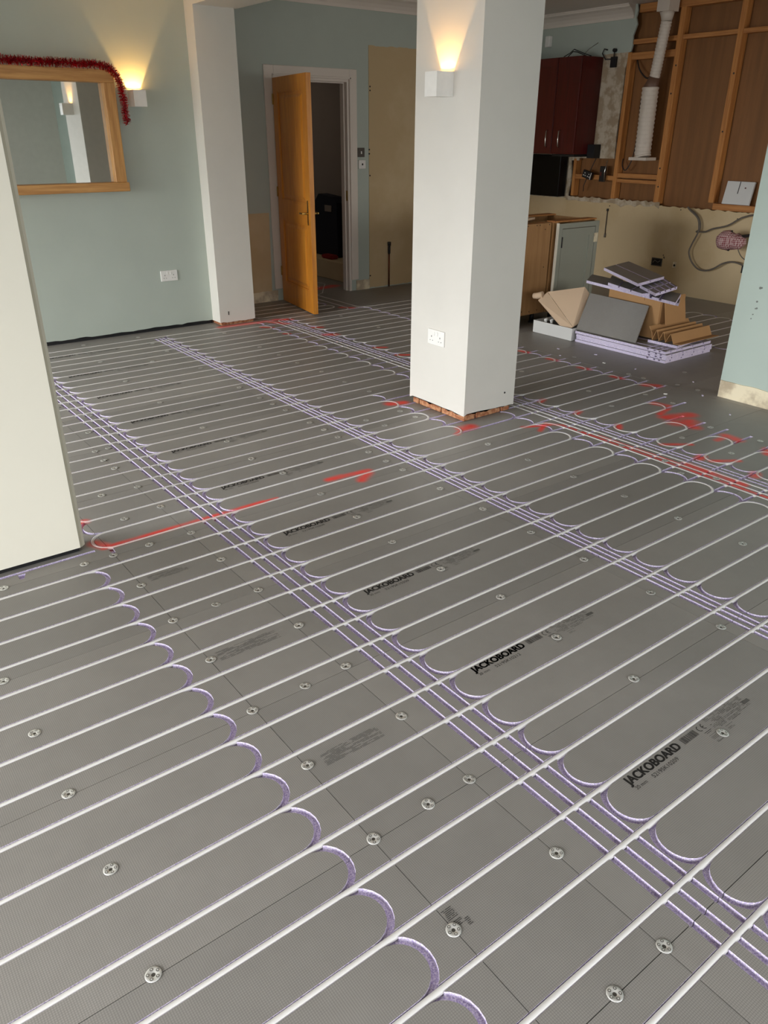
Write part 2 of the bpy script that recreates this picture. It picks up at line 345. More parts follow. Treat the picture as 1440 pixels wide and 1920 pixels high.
# hall beyond the door
S(MB().box(3.2, 3.3, YD+.12, 10.2, 0, ZC).box(3.3, 5.6, 10.1, 10.2, 0, ZC).box(5.62, 5.72, YD+.12, 10.2, 0, ZC).box(3.2, 5.72, YD+.12, 10.2, ZC, ZC+.1).ob('wall_hall', M_HALL))
st = S(empty('trim_stair', (5.27, 8.4, 0)))
at(st, MB().box(5.27, 5.62, YD+.14, 9.6, 0.0, .215).bevel(.006).ob('bottom_step', M_BEIGE))
m = MB(); m.prism([(-9.3, .215), (-9.3, .25), (-8.40, .56), (-7.6, 1.15), (-7.6, .215)], 0, .02, 0, plane_X(5.62)); at(st, m.ob('stair_side', M_HALL))
m = MB(); m.prism([(-8.95, .215), (-8.45, .56), (-7.7, 1.1), (-7.7, 1.075), (-8.45, .53), (-8.90, .215)], .02, .032, 0, plane_X(5.62)); at(st, m.ob('stringer_edge', M_WHITE))
# ------------------------------------------------------------------ pillar
pil = S(empty('pillar', (3.27, 3.49, 0)))
m = MB(); pts = [(3.06, 3.228), (3.48, 3.228), (3.48, 3.745), (3.06, 3.745)]
def side(a, b, n):
    return [((a[0]+(b[0]-a[0])*i/n), (a[1]+(b[1]-a[1])*i/n)) for i in range(n)]
ring = []
for i in range(4): ring += side(pts[i], pts[(i+1) % 4], 18)
lo = [m.b.verts.new((x, y, .045+random.uniform(-.008, .008))) for x, y in ring]; hi = [m.b.verts.new((x, y, 2.455)) for x, y in ring]
for i in range(len(ring)): m.b.faces.new((lo[i], lo[(i+1) % len(ring)], hi[(i+1) % len(ring)], hi[i]))
m.b.faces.new(lo[::-1]); m.b.faces.new(hi)
at(pil, m.ob('plaster_casing', paint('pillar_paint', rgb(215, 211, 202))))
for (x0, x1, y0, y1) in ((3.075, 3.17, 3.245, 3.45), (3.075, 3.17, 3.46, 3.665), (3.075, 3.17, 3.675, 3.73), (3.18, 3.385, 3.245, 3.34), (3.395, 3.465, 3.245, 3.34), (3.395, 3.465, 3.35, 3.55), (3.18, 3.385, 3.35, 3.73), (3.395, 3.465, 3.56, 3.73)):
    at(pil, MB().box(x0, x1, y0, y1, .002, .036).bevel(.004).ob('brick', M_BRICK))
at(pil, MB().cyl((3.395, 3.226, .13), (3.395, 3.24, .13), .006, 10).ob('drill_hole', M_BLACK))

# ------------------------------------------------------------------ floor: grooved insulation boards
SP = .15; Y0 = .7134
def row(k): return Y0+SP*k
GW, GD, RA = .0175, .015, .075
def strip(x0, x1, y, wd=GW): return [(x0, y-wd/2), (x1, y-wd/2), (x1, y+wd/2), (x0, y+wd/2)]
def vstrip(x, y0, y1, wd=GW): return [(x-wd/2, y0), (x+wd/2, y0), (x+wd/2, y1), (x-wd/2, y1)]
def arc_pts(cx, cyy, r, a0, a1, n): return [(cx+r*math.cos(a0+(a1-a0)*i/n), cyy+r*math.sin(a0+(a1-a0)*i/n)) for i in range(n+1)]
def arcband(cx, cyy, right, n=12, r=RA):
    a0, a1 = (-PI/2, PI/2) if right else (PI/2, 3*PI/2)
    return arc_pts(cx, cyy, r+GW/2, a0, a1, n)+arc_pts(cx, cyy, r-GW/2, a1, a0, n)
def quarter(cx, cyy, r, a0, a1, n=8): return arc_pts(cx, cyy, r+GW/2, a0, a1, n)+arc_pts(cx, cyy, r-GW/2, a1, a0, n)
G = []
for k in range(-6, 39):
    xe = 4.73 if k >= 15 else (4.50 if k in (13, 14) else 4.25)
    if 16 <= k <= 21: G += [strip(-.0 if k < 16 else .80, 3.72, row(k)), strip(3.72, xe, row(k))]
    elif k >= 32: G.append(strip(.80, 6.95, row(k)))
    else: G.append(strip(-1.55 if k < 15 else .80, xe, row(k)))
for k in range(-6, 38):
    yc = row(k)+SP/2
    if k <= 13: G.append(arcband(.645, yc, True))
    G.append(arcband(1.427, yc, False)); G.append(arcband(2.567, yc, False)); G.append(arcband(3.345, yc, True)); G.append(arcband(3.795, yc, False))
    if k >= 15: G.append(arcband(.84, yc, False)); G.append(arcband(4.565, yc, True))
for k in (16, 17, 18, 19, 20, 21): G.append(arcband(2.905, row(k)+SP/2, True))
G += [arcband(4.255, row(13)+SP/2, True), arcband(4.035, row(11)+SP/2, True)]+[arcband(4.025, row(k)+SP/2, True) for k in (9, 7, 5, 3, 1)]
G += [vstrip(x, -.4, 6.35) for x in (1.233, 1.282, 1.332)]+[vstrip(x, -.4, 6.36) for x in (2.400, 2.434, 2.464)]
G += [vstrip(3.545, -.4, 6.32), vstrip(3.595, -.4, 6.32), vstrip(3.633, -.4, 6.40, .014), vstrip(3.668, -.4, 6.40, .014), vstrip(3.493, -.4, 2.865)]
G += [quarter(3.393, 2.8634, .10, 0, PI/2), quarter(3.445, 6.3134, .10, 0, PI/2), quarter(3.695, 6.3134, .10, PI/2, PI), quarter(4.373, 6.5134, .10, -PI/2, 0), quarter(4.685, 6.5134, .10, PI, 3*PI/2)]
G += [vstrip(4.473, 6.51, 8.0), vstrip(4.585, 6.51, 7.6), quarter(3.445, 6.3134, .10, 0, PI/2)]
# short rows beside the open door
for k in range(39, 43): G.append(strip(3.55, 4.32, row(k)))
for k in range(39, 42): G.append(arcband(4.32, row(k)+SP/2, True)); G.append(arcband(3.55, row(k)+SP/2, False))
# kitchen loops
for k in range(14, 25):
    G.append(strip(6.05, 7.03, row(k)))
for k in range(14, 24):
    G.append(arcband(7.03, row(k)+SP/2, True)); G.append(arcband(6.05, row(k)+SP/2, False))
G.append([(-1.5, 2.945), (.75, 2.965), (.75, 2.98), (-1.5, 2.965)])      # rough channel cut along the foot of the nib wall
G.append([(.44, 2.915), (.455, 2.915), (.47, 2.955), (.44, 2.955)]); G.append([(.80, 2.905), (.815, 2.91), (.82, 2.955), (.80, 2.955)])

XCOL = [-3.0, -1.597, -.397, .803, 1.133, 2.33, 3.53, 4.73, 5.93, 7.13, 7.86]
YROW = [-3.0, -1.9116]+[.4884+.6*i for i in range(-3, 13)]; YROW[-1] = 7.26
fl = S(MB().box(-3.0, 7.87, -3.0, 10.1, -.12, -.0215).ob('floor', M_SUB))
def bb(p): return min(q[0] for q in p), max(q[0] for q in p), min(q[1] for q in p), max(q[1] for q in p)
GB = [(p, bb(p)) for p in G]
def board(x0, x1, y0, y1, gap=.0009):
    x0 += gap; x1 -= gap; y0 += gap; y1 -= gap
    polys = [p for p, (a, b, c, d) in GB if a < x1 and b > x0 and c < y1 and d > y0]
    vs = [Vector(p) for p in ((x0, y0), (x1, y0), (x1, y1), (x0, y1))]; fs = [[0, 1, 2, 3]]
    for p in polys:
        i = len(vs); vs += [Vector(q) for q in p]; fs.append(list(range(i, i+len(p))))
    V, E_, F_, _, _, OF = delaunay_2d_cdt(vs, [], fs, 0, 1e-6, True)
    m = MB(); top = {}; low = {}; em = {}
    def tv(i):
        if i not in top: top[i] = m.b.verts.new((V[i].x, V[i].y, 0))
        return top[i]
    def lv(i):
        if i not in low: low[i] = m.b.verts.new((V[i].x, V[i].y, -GD))
        return low[i]
    for f, of in zip(F_, OF):
        if 0 not in of: continue
        g = any(o > 0 for o in of); fn = lv if g else tv
        try: nf = m.b.faces.new([fn(i) for i in f])
        except ValueError: continue
        nf.material_index = 1 if g else 0
        for a_, b_ in zip(f, f[1:]+f[:1]): em.setdefault(frozenset((a_, b_)), []).append(g)
    for e, gs in em.items():
        a_, b_ = tuple(e)
        if len(gs) == 2 and gs[0] != gs[1]:
            nf = m.b.faces.new((tv(a_), tv(b_), lv(b_), lv(a_))); nf.material_index = 1
        elif len(gs) == 1:
            zt = -GD if gs[0] else 0
            P = [m.b.verts.new((V[i].x, V[i].y, z)) for i, z in ((a_, zt), (b_, zt), (b_, -.021), (a_, -.021))]
            m.b.faces.new(P).material_index = 1 if gs[0] else 0
    for f in m.b.faces: f.normal_update()
    me = m.mesh('insulation_board', [M_BOARD, M_FOAM])
    return link('insulation_board', me, fl)
boards = {}
for j in range(len(YROW)-1):
    for i in range(len(XCOL)-1):
        x0, x1, y0, y1 = XCOL[i], XCOL[i+1], YROW[j], YROW[j+1]
        if x1 < 1 and y0 > 3.5: pass
        boards[(i, j)] = board(x0, x1, y0, y1)
for x0, x1 in ((3.3, 4.5), (4.5, 5.27)):
    board(x0, x1, 7.34, 7.94); board(x0, x1, 7.94, 8.54); board(x0, x1, 8.54, 9.14)
board(4.166, 5.04, 7.26, 7.34)

# printed marks on the boards (flat print)
fc = bpy.data.curves.new('tmp_text', 'FONT')
def text_mesh(txt, h, bold, sx, x, y):
    c = bpy.data.curves.new('tmp', 'FONT'); c.body = txt; c.size = h/.70; c.offset = bold
    o = bpy.data.objects.new('tmp', c); COL.objects.link(o); bpy.context.view_layer.update()
    me = bpy.data.meshes.new_from_object(o.evaluated_get(bpy.context.evaluated_depsgraph_get()))
    xs = [v.co.x for v in me.vertices]; wd = max(xs)-min(xs); k = sx/wd; x0 = min(xs)
    out = ([((v.co.x-x0)*k+x, v.co.y+y) for v in me.vertices], [list(p.vertices) for p in me.polygons])
    bpy.data.objects.remove(o); return out
def print_mesh(code, full=True):
    b = bmesh.new()
    def add(t):
        vs = [b.verts.new((x, y, .0005)) for x, y in t[0]]
        for p in t[1]:
            try: b.faces.new([vs[i] for i in p])
            except ValueError: pass
    def rect(x0, x1, y0, y1, mi=0):
        f = b.faces.new([b.verts.new(p) for p in ((x0, y0, .0005), (x1, y0, .0005), (x1, y1, .0005), (x0, y1, .0005))]); f.material_index = mi
    rnd = random.Random(3)
    for ddx, ddy in ((0, 0), (.0014, 0), (-.0012, .0002), (.0004, .001)): add(text_mesh('JACKOBOARD', .026, .0006, .238, 1.458+ddx, .8215+ddy))
    add(text_mesh('20 mm', .011, .0, .045, 1.463, .8)); add(text_mesh(code, .0125, .0, .115, 1.535, .7985))
    x = 1.715
    while x < 1.785:
        wd = rnd.choice((.0012, .002, .003)); rect(x, x+wd, .823, .846); x += wd+rnd.choice((.0018, .003))
    for cx in (1.806, 1.826):                        # C and E marks as open rings
        o_ = arc_pts(cx, .836, .011, PI/2, 3*PI/2, 10); i_ = arc_pts(cx, .836, .0085, PI/2, 3*PI/2, 10)
        for q in range(10):
            b.faces.new([b.verts.new((p[0], p[1], .0005)) for p in (o_[q], o_[q+1], i_[q+1], i_[q])])
    rect(1.817, 1.825, .8345, .8373)
    rect(1.80, 1.832, .815, .8165); rect(1.803, 1.826, .810, .8112); rect(1.80, 1.835, .800, .8008, 1)
    for bx0, bx1, by0, by1 in ((1.845, 1.905, .800, .852), (1.908, 1.965, .800, .852), (1.968, 2.03, .806, .850), (1.80, 1.84, .772, .795), (1.875, 1.91, .782, .797)):
        y = by0
        while y < by1:
            x = bx0
            while x < bx1-.004:
                L = rnd.uniform(.006, .03); x2 = min(bx1, x+L)
                if rnd.random() < .72: rect(x, x2, y, y+.0013, 0 if rnd.random() < .3 else 1)
                x = x2+.003
            y += .0042
    rect(2.012, 2.045, .815, .828, 1)
    me = bpy.data.meshes.new('print'); b.to_mesh(me); b.free(); me.materials.append(M_INK); me.materials.append(M_INKPALE); return me
pm = [print_mesh('52195K10209'), print_mesh('52195K10212')]
for j, yb in enumerate(YROW[:-1]):
    n = round((yb-.4884)/.6)
    if n < 0 or n > 9: continue
    o = link('print', pm[0 if n != 1 else 1], boards[(4, j)], (0, .6*n+(.004 if n == 1 else 0), 0))
def faint(x0, x1, y0, y1, seed, mi=M_INKPALE):
    rnd = random.Random(seed); b = bmesh.new(); y = y0
    while y < y1:
        x = x0+rnd.uniform(0, .006)
        while x < x1:
            L = rnd.uniform(.008, .035); x2 = min(x+L, x1)
            if rnd.random() < .75: b.faces.new([b.verts.new(p) for p in ((x, y, .0005), (x2, y, .0005), (x2, y+.0016, .0005), (x, y+.0016, .0005))])
            x = x2+.003
        y += .0042
    me = bpy.data.meshes.new('print'); b.to_mesh(me); b.free(); me.materials.append(mi); return me
for (x0, x1, y0, y1, ij, mt) in ((.83, 1.06, 1.976, 2.03, (3, 7), M_INKPALE), (.806, .835, .795, .85, (3, 5), M_INK), (.835, .85, .782, .800, (3, 5), M_INK), (.85, 1.05, 1.37, 1.42, (3, 6), M_INKPALE), (.84, 1.0, 2.60, 2.64, (3, 8), M_INKPALE)):
    link('print', faint(x0, x1, y0, y1, int(x0*100), mt), boards[ij])

# fixing washers
def washer_mesh():
    m = MB(); rings = []
    prof = [(.0175, .0004), (.0165, .0016), (.012, .0012), (.007, .0002), (.0045, -.0010)]
    for r, z in prof: rings.append([m.b.verts.new((r*math.cos(2*PI*i/20), r*math.sin(2*PI*i/20), z)) for i in range(20)])
    for a_, b_ in zip(rings, rings[1:]):
        for i in range(20):
            f = m.b.faces.new((a_[i], a_[(i+1) % 20], b_[(i+1) % 20], b_[i])); f.smooth = True
    f = m.b.faces.new(rings[-1]); f.material_index = 1
    for k in range(5):
        an = 2*PI*k/5; cx, cyy = .0113*math.cos(an), .0113*math.sin(an)
        for r, mi, z in ((.0036, 1, .0019), (.0022, 0, .0021)):
            f = m.b.faces.new([m.b.verts.new((cx+r*math.cos(2*PI*i/10), cyy+r*math.sin(2*PI*i/10), z)) for i in range(10)]); f.material_index = mi
    return m.mesh('fixing_washer', [M_STEEL, M_STEELDARK, M_BRASS])
WM = washer_mesh()
WP = [(.968,.492),(1.137,.493),(1.843,.785),(1.135,.794),(.801,.794),(2.334,1.09),(.238,1.094),(.806,1.095),(1.844,1.096),(1.129,1.097),(.985,1.098),(2.329,1.379),(2.978,1.382),(.257,1.399),(1.82,1.399),(.808,1.404),(1.139,1.405),(2.97,1.691),(.25,1.695),(.795,1.695),(.984,1.698),(2.328,1.7),(1.849,1.7),(1.144,1.704),(.243,1.987),(3.906,1.987),(2.973,1.989),(4.214,1.992),(1.806,1.993),(1.143,1.996),(2.332,1.997),(.806,2.001),(1.789,2.291),(3.902,2.292),(1.144,2.292),(.8,2.292),(2.961,2.292),(4.194,2.293),(.231,2.293),(2.326,2.294),(.97,2.295),(1.808,2.577),(2.317,2.586),(2.943,2.589),(.8,2.59),(1.137,2.591),(4.42,2.704),(4.806,2.77),(2.317,2.883),(1.14,2.883),(2.932,2.885),(.679,2.886),(1.814,2.886),(.372,2.886),(.952,2.888),(.798,2.888),(4.047,2.902),(4.431,2.923),(4.803,2.928),(2.32,3.029),(5.121,3.083),(4.75,3.169),(.956,3.189),(2.324,3.193),(4.185,3.201),(1.138,3.213),(1.797,3.217),(4.75,3.299),(2.654,3.481),(2.318,3.484),(1.762,3.487),(2.897,3.489),(1.136,3.494),(.96,3.5),(2.62,3.622),(2.892,3.634),(2.323,3.635),(2.321,3.79),(1.13,3.796),(1.776,3.798),(4.174,3.812),(4.802,3.85),(1.122,3.936),(2.326,4.081),(2.981,4.082),(1.129,4.091),(1.765,4.091),(1.203,4.096),(2.32,4.234),(2.976,4.366),(2.316,4.397),(1.198,4.409),(2.987,4.681),(2.319,4.688),(1.752,4.695),(1.301,4.702),(3.49,4.782),(1.19,4.986),(2.973,4.995),(2.977,5.278),(1.747,5.291),(2.316,5.294),(2.977,5.592),(2.102,5.684),(1.779,5.901),(2.319,5.914),(2.97,6.205),(2.322,6.219),(2.308,6.499),(1.845,6.501),(4.19,4.38),(4.19,4.99),(4.19,5.59),(4.19,6.19),(4.76,4.7),(3.57,2.72),(3.57,2.42),(3.44,1.99),(3.575,2.14),(3.575,1.84)]
for x, y in WP:
    if 3.5 < x < 3.6 and y < 3: x = 3.52
    o = link('fixing_washer', WM, fl, (x, y, .0012), (random.gauss(0, .035), random.gauss(0, .035), random.uniform(0, 6)))

# ------------------------------------------------------------------ heating pipes
PR, PZ = .0082, -.0062
def arc3(cx, cyy, r, a0, a1, n=12): return arc_pts(cx, cyy, r, a0, a1, n)
def serpentine(rows, xl, xr, start_right, path=None):
    """rows low->high or high->low; xl(k_pair_lower), xr(...) give loop centres"""
    P = list(path or []); d = 1 if rows[1] > rows[0] else -1; go_left = start_right
    for i, k in enumerate(rows):
        if i == len(rows)-1: P.append(('end', k, go_left)); break
        lowk = min(k, rows[i+1]); yc = row(lowk)+SP/2
        cx = xl(lowk) if go_left else xr(lowk)
        if go_left: a = arc3(cx, yc, RA, 3*PI/2, PI/2) if d > 0 else arc3(cx, yc, RA, PI/2, 3*PI/2)
        else: a = arc3(cx, yc, RA, -PI/2, PI/2) if d > 0 else arc3(cx, yc, RA, PI/2, -PI/2)
        P += a; go_left = not go_left
    return P
def densify(P, step=.4):
    out = [P[0]]
    for p in P[1:]:
        q = out[-1]; d = math.hypot(p[0]-q[0], p[1]-q[1])
        if d < 1e-5: continue
        n = int(d//step)
        for i in range(1, n+1): out.append((q[0]+(p[0]-q[0])*i/(n+1), q[1]+(p[1]-q[1])*i/(n+1)))
        out.append(p)
    return out
def pipe(P, label, name='heating_pipe', z=PZ):
    P = densify(P); m = MB(); rnd = random.Random(5)
    m.tube([(x, y, z+rnd.uniform(-.0006, .0006)) for x, y in P], PR, 8)
    return T(m.ob(name, M_PEX), label, 'pipe')
pA = [(3.493, -.4), (3.493, 2.86)]+arc3(3.393, 2.8634, .10, 0, PI/2, 8)
P = serpentine(list(range(15, 39)), lambda k: .84, lambda k: 2.905 if k in (16, 18, 20) else 3.345, True, pA)
P.pop(); P += arc3(3.445, 6.3134, .10, PI/2, 0, 8)+[(3.545, -.4)]
pipe(P, 'long white heating pipe looping in rows between the mirror wall and the pillar')
P = serpentine(list(range(14, -7, -1)), lambda k: -1.4, lambda k: 3.345, True, [(3.345, row(14))])
# row 14 is joined to 13 at its right-hand loop: start from its left end
P = [(-1.5, row(14))]+serpentine(list(range(14, -7, -1)), lambda k: -1.4, lambda k: 3.345, False); P.pop(); P.append((-1.4, row(-6)))
pipe(P, 'long white heating pipe looping in rows across the foreground in front of the nib wall')
P = [(3.595, -.4)]+arc3(3.695, 6.3134, .10, PI, PI/2, 8)+arc3(4.373, 6.5134, .10, -PI/2, 0, 8)+[(4.473, 7.45)]+arc3(4.573, 7.45, .1, PI, PI/2, 6)+[(4.75, 7.56)]+arc3(4.78, 7.66, .1, -PI/2, PI/2, 8)+[(4.4, 7.76)]
pipe(P, 'white pipe running from the channel behind the pillar through the doorway')
xr2 = lambda k: 6.9 if k >= 33 else (4.565 if k >= 14 else 4.255 if k == 13 else 4.035 if k == 11 else 4.025)
P = [(4.3, 7.96), (4.80, 7.96)]+arc3(4.88, 7.80, .16, PI/2, -.3, 10)+[(4.90, 7.58)]+[(4.70, 7.30)]+arc3(4.645, 7.2, .06, PI*.75, PI, 3)+[(4.585, 6.52)]+arc3(4.685, 6.5134, .10, PI, 3*PI/2, 8)
P = serpentine(list(range(38, -3, -1)), lambda k: 3.795, xr2, False, P); P.pop()
pipe(P, 'white heating pipe looping in short rows to the right of and behind the pillar')
P = serpentine(list(range(39, 43)), lambda k: 3.55, lambda k: 4.32, False, [(3.5, row(39))]); P.pop(); P.append((3.55, row(42)))
pipe(P, 'short looped rows of white pipe on the dark floor left of the open door')
P = serpentine(list(range(24, 13, -1)), lambda k: 6.05, lambda k: 7.03, False, [(6.0, row(24))]); P.pop()
pipe(P, 'pinkish white heating pipe looping on the kitchen floor beyond the pile of boards')

# ------------------------------------------------------------------ door 1
door = S(empty('door_1', (4.6, YD, 0)))
for x0, x1, z0, z1 in ((4.068, 4.172, .118, 2.143), (5.032, 5.124, .118, 2.143), (4.172, 5.032, 2.052, 2.143)):
    m = MB(); m.box(x0, x1, YD-.018, YD, z0, z1); xi = (x0, x1)
    if z0 < 1: m.box(x0 if x0 > 4.5 else x1-.02, x0+.02 if x0 > 4.5 else x1, YD-.024, YD-.018, z0, 2.07)
    else: m.box(4.152, 5.052, YD-.024, YD-.018, z0, z0+.02)
    at(door, m.bevel(.004).ob('architrave', M_TRIM))
for x0, x1, z0, z1 in ((4.166, 4.196, 0, 2.06), (5.01, 5.04, 0, 2.06), (4.196, 5.01, 2.03, 2.06)):
    at(door, MB().box(x0, x1, YD-.002, YD+.122, z0, z1).ob('jamb', M_TRIM))
for x0, x1, z0, z1 in ((4.196, 4.208, 0, 2.03), (4.998, 5.01, 0, 2.03), (4.208, 4.998, 2.018, 2.03)):
    at(door, MB().box(x0, x1, YD+.045, YD+.075, z0, z1).ob('door_stop', M_TRIM))
at(door, MB().box(5.006, 5.0095, YD+.012, YD+.034, .93, 1.03).ob('strike_plate', M_BRASS))
ha, nb = Vector((4.132, 7.165)), Vector((3.992, 6.357)); dv = (nb-ha); LL = dv.length; ang = math.atan2(dv.y, dv.x)
leaf_e = Matrix.Translation((nb.x, nb.y, .012)) @ Matrix.Rotation(math.atan2(-dv.y, -dv.x), 4, 'Z')   # local x: s from free edge to hinge; local y<0.. thickness on -y side is +X side
m = MB(); th = .044; H = 2.02
PAN = [(.105, LL-.105, .20, .80), (.105, LL-.105, .975, 1.905)]
for s0, s1, z0, z1 in ((0, .105, 0, H), (LL-.105, LL, 0, H), (.105, LL-.105, 0, .20), (.105, LL-.105, .80, .975), (.105, LL-.105, 1.905, H)): m.box(s0, s1, -th, 0, z0, z1)
leaf = m.ob('leaf', M_DOOR)
leaf.matrix_world = leaf_e
for s0, s1, z0, z1 in PAN:
    m = MB(); m.box(s0, s1, -th+.014, -.014, z0, z1)
    # raised field with sloped margins
    for yy, y2 in ((-.014, -.004), (-th+.014, -th+.004)):
        a_ = [(s0+.035, yy, z0+.035), (s1-.035, yy, z0+.035), (s1-.035, yy, z1-.035), (s0+.035, yy, z1-.035)]
        c_ = [(s0+.06, y2, z0+.06), (s1-.06, y2, z0+.06), (s1-.06, y2, z1-.06), (s0+.06, y2, z1-.06)]
        for i in range(4): m.quad([a_[i], a_[(i+1) % 4], c_[(i+1) % 4], c_[i]])
        m.quad(c_)
    for (q0, q1, r0, r1) in ((s0, s1, z0, z0+.012), (s0, s1, z1-.012, z1), (s0, s0+.012, z0, z1), (s1-.012, s1, z0, z1)): m.box(q0, q1, -.014, -.004, r0, r1)
    p = m.ob('door_panel', M_DOOR); p.parent = leaf
m = MB()
for yy, sg in ((0, 1), (-th, -1)):
    m.box(.035, .065, min(yy, yy+sg*.006), max(yy, yy+sg*.006), .80, 1.01)
    m.cyl((.05, yy, .90), (.05, yy+sg*.05, .90), .009); m.tube([(.05, yy+sg*.05, .90), (.08, yy+sg*.052, .90), (.145, yy+sg*.048, .897)], [.009, .008, .007], 10)
p = m.ob('handle', M_BRASS); p.parent = leaf
m = MB()
for z in (.25, 1.0, 1.8): m.cyl((LL-.002, .004, z), (LL-.002, .004, z+.09), .007, 8)
p = m.ob('hinges', M_BRASS); p.parent = leaf
leaf.parent = door; leaf.matrix_parent_inverse = Matrix.Translation(door.location).inverted()

# ------------------------------------------------------------------ mirror with tinsel
mir = T(empty('wall_mirror', (1.95, YW, 1.15)), 'large rectangular mirror in a deep oak frame hanging on the sage wall', 'mirror')
MX0, MX1, MZ0, MZ1, MY = 1.25, 2.405, 1.15, 1.992, 6.535
at(mir, MB().box(MX0, MX1, MY, YW-.002, MZ1-.085, MZ1).bevel(.003).ob('top_rail', M_OAK))
at(mir, MB().box(MX0-.012, MX1+.012, MY-.012, YW-.002, MZ0, MZ0+.065).bevel(.003).ob('bottom_rail', M_OAK))
for x0 in (MX0, MX1-.085): at(mir, MB().box(x0, x0+.085, MY+.002, YW-.002, MZ0+.065, MZ1-.085).bevel(.003).ob('frame_stile', M_OAKV))
at(mir, MB().box(MX0+.085, MX1-.085, YW-.03, YW-.01, MZ0+.065, MZ1-.085).ob('mirror_glass', M_MIRROR))
m = MB(); b = m.b; rnd = random.Random(11)
path = [Vector(p) for p in ((1.25, 6.51, 2.02), (1.6, 6.505, 2.022), (1.9, 6.505, 2.02), (2.15, 6.505, 2.022), (2.32, 6.505, 2.018), (2.385, 6.505, 1.995), (2.428, 6.505, 1.94), (2.445, 6.505, 1.85), (2.447, 6.505, 1.75), (2.455, 6.505, 1.66), (2.452, 6.505, 1.63))]
m.tube(path, .005, 6)
seg = [(path[i+1]-path[i]).length for i in range(len(path)-1)]; tot = sum(seg)
for i in range(5200):
    t = rnd.uniform(0, tot); k = 0
    while t > seg[k] and k < len(seg)-1: t -= seg[k]; k += 1
    p = path[k].lerp(path[k+1], min(1, t/seg[k])); d = (path[k+1]-path[k]).normalized()
    o_ = Vector((rnd.gauss(0, 1), rnd.gauss(0, 1), rnd.gauss(0, 1))); o_ = (o_-d*o_.dot(d)*.6).normalized()*rnd.uniform(.022, .038)
    sd = d.cross(o_).normalized()*.0014+d*rnd.uniform(-.0012, .0012)
    q = p+o_
    if q.y > YW-.004: q.y = YW-.004
    if MX0 < q.x < MX1 and q.z < MZ1 and q.y > MY-.004: q.y = MY-.006
    b.faces.new([b.verts.new(v) for v in (p-sd, p+sd, q+sd*1.3, q-sd*1.3)])
T(m.ob('tinsel_garland', M_TINSEL), 'red tinsel garland draped over the top and right side of the mirror frame', 'garland')

# ------------------------------------------------------------------ wall lamps
def lamp(x0, x1, y0, y1, z0, z1, wall, label, power):
    e = T(empty('wall_lamp', ((x0+x1)/2, (y0+y1)/2, z0)), label, 'lamp', None); t = .004
    m = MB(); m.box(x0, x1, y0, y0+t, z0, z1); m.box(x0, x1, y1-t, y1, z0, z1); m.box(x0, x0+t, y0+t, y1-t, z0, z1); m.box(x1-t, x1, y0+t, y1-t, z0, z1); m.box(x0+t, x1-t, y0+t, y1-t, z0, z0+t)
    at(e, m.ob('lamp_housing', M_PLASTIC))
    cx, cyy = (x0+x1)/2, (y0+y1)/2
    if wall == 'Y': cyy = y1-.022
    else: cx = x1-.022
    at(e, MB().cyl((cx, cyy, z0+t), (cx, cyy, z0+.014), .012, 12).ob('bulb_holder', M_PLASTIC))
    at(e, MB().cyl((cx, cyy, z0+.0145), (cx, cyy, z0+.020), .008, 12, 0, .008).ob('bulb', M_LAMP))
    l = bpy.data.lights.new('lamp_light', 'POINT'); l.energy = power; l.color = (1, .54, .16); l.shadow_soft_size = .006
    lo_ = bpy.data.objects.new('lamp_light', l); COL.objects.link(lo_); lo_.location = (cx, cyy, z0+.030); at(e, lo_)
lamp(2.535, 2.635, 6.515, YW, 1.750, 1.865, 'Y', 'small white cube wall lamp glowing upwards on the sage wall beside the mirror', 42)
lamp(2.945, 3.06, 3.435, 3.53, 1.743, 1.857, 'X', 'small white cube wall lamp glowing upwards on the white pillar', 24)

# ------------------------------------------------------------------ electrical plates
def socket(M, u0, u1, v0, v1, label, double=True):
    c = M @ Vector(((u0+u1)/2, v0, 0)); e = T(empty('wall_socket', c), label, 'socket')
    at(e, MB().box(u0, u1, v0, v1, 0, .009, 0, M).bevel(.002).ob('face_plate', M_PLASTIC))
    for k in (0, 1):
        uc = (u0+u1)/2+(-.014 if k == 0 else .014); vc = v1-.022
        at(e, MB().box(uc-.006, uc+.006, vc-.011, vc+.011, .009, .0125, 0, M).bevel(.001).ob('rocker_switch', M_PLASTIC))
        uc = u0+(u1-u0)*(.24 if k == 0 else .76)
        m = MB()
        m.box(uc-.0025, uc+.0025, v0+.045, v0+.054, .009, .0095, 0, M)
        for s_ in (-1, 1): m.box(uc+s_*.011-.0035, uc+s_*.011+.0035, v0+.024, v0+.0275, .009, .0095, 0, M)
        at(e, m.ob('pin_slots', M_HOLE))
socket(plane_Y(YW), 2.622, 2.773, .414, .502, 'white double socket low on the sage wall below the mirror')
socket(plane_X(3.06), -3.573, -3.425, .421, .512, 'white double socket low on the left face of the pillar')
Pd = plane_Y(YD)
e = T(empty('light_switch', (5.18, YD, 1.35)), 'grey square light switch on the wall right of the door', 'switch')
at(e, MB().box(5.135, 5.222, 1.35, 1.438, 0, .008, 0, Pd).bevel(.002).ob('face_plate', M_STEELDARK)); at(e, MB().box(5.172, 5.184, 1.38, 1.405, .008, .013, 0, Pd).ob('rocker_switch', M_PLASTIC))
e = T(empty('thermostat', (5.18, YD, 1.24)), 'white square controller plate directly below the light switch', 'switch')
at(e, MB().box(5.14, 5.228, 1.238, 1.322, 0, .018, 0, Pd).bevel(.003).ob('face_plate', M_PLASTIC)); at(e, MB().box(5.178, 5.194, 1.272, 1.290, .018, .020, 0, Pd).ob('display', M_BLACK))
e = T(empty('pipe_stub', (5.536, 7.17, 0)), 'thin copper pipe stub with a valve rising from the floor by the bare plaster', 'pipe')
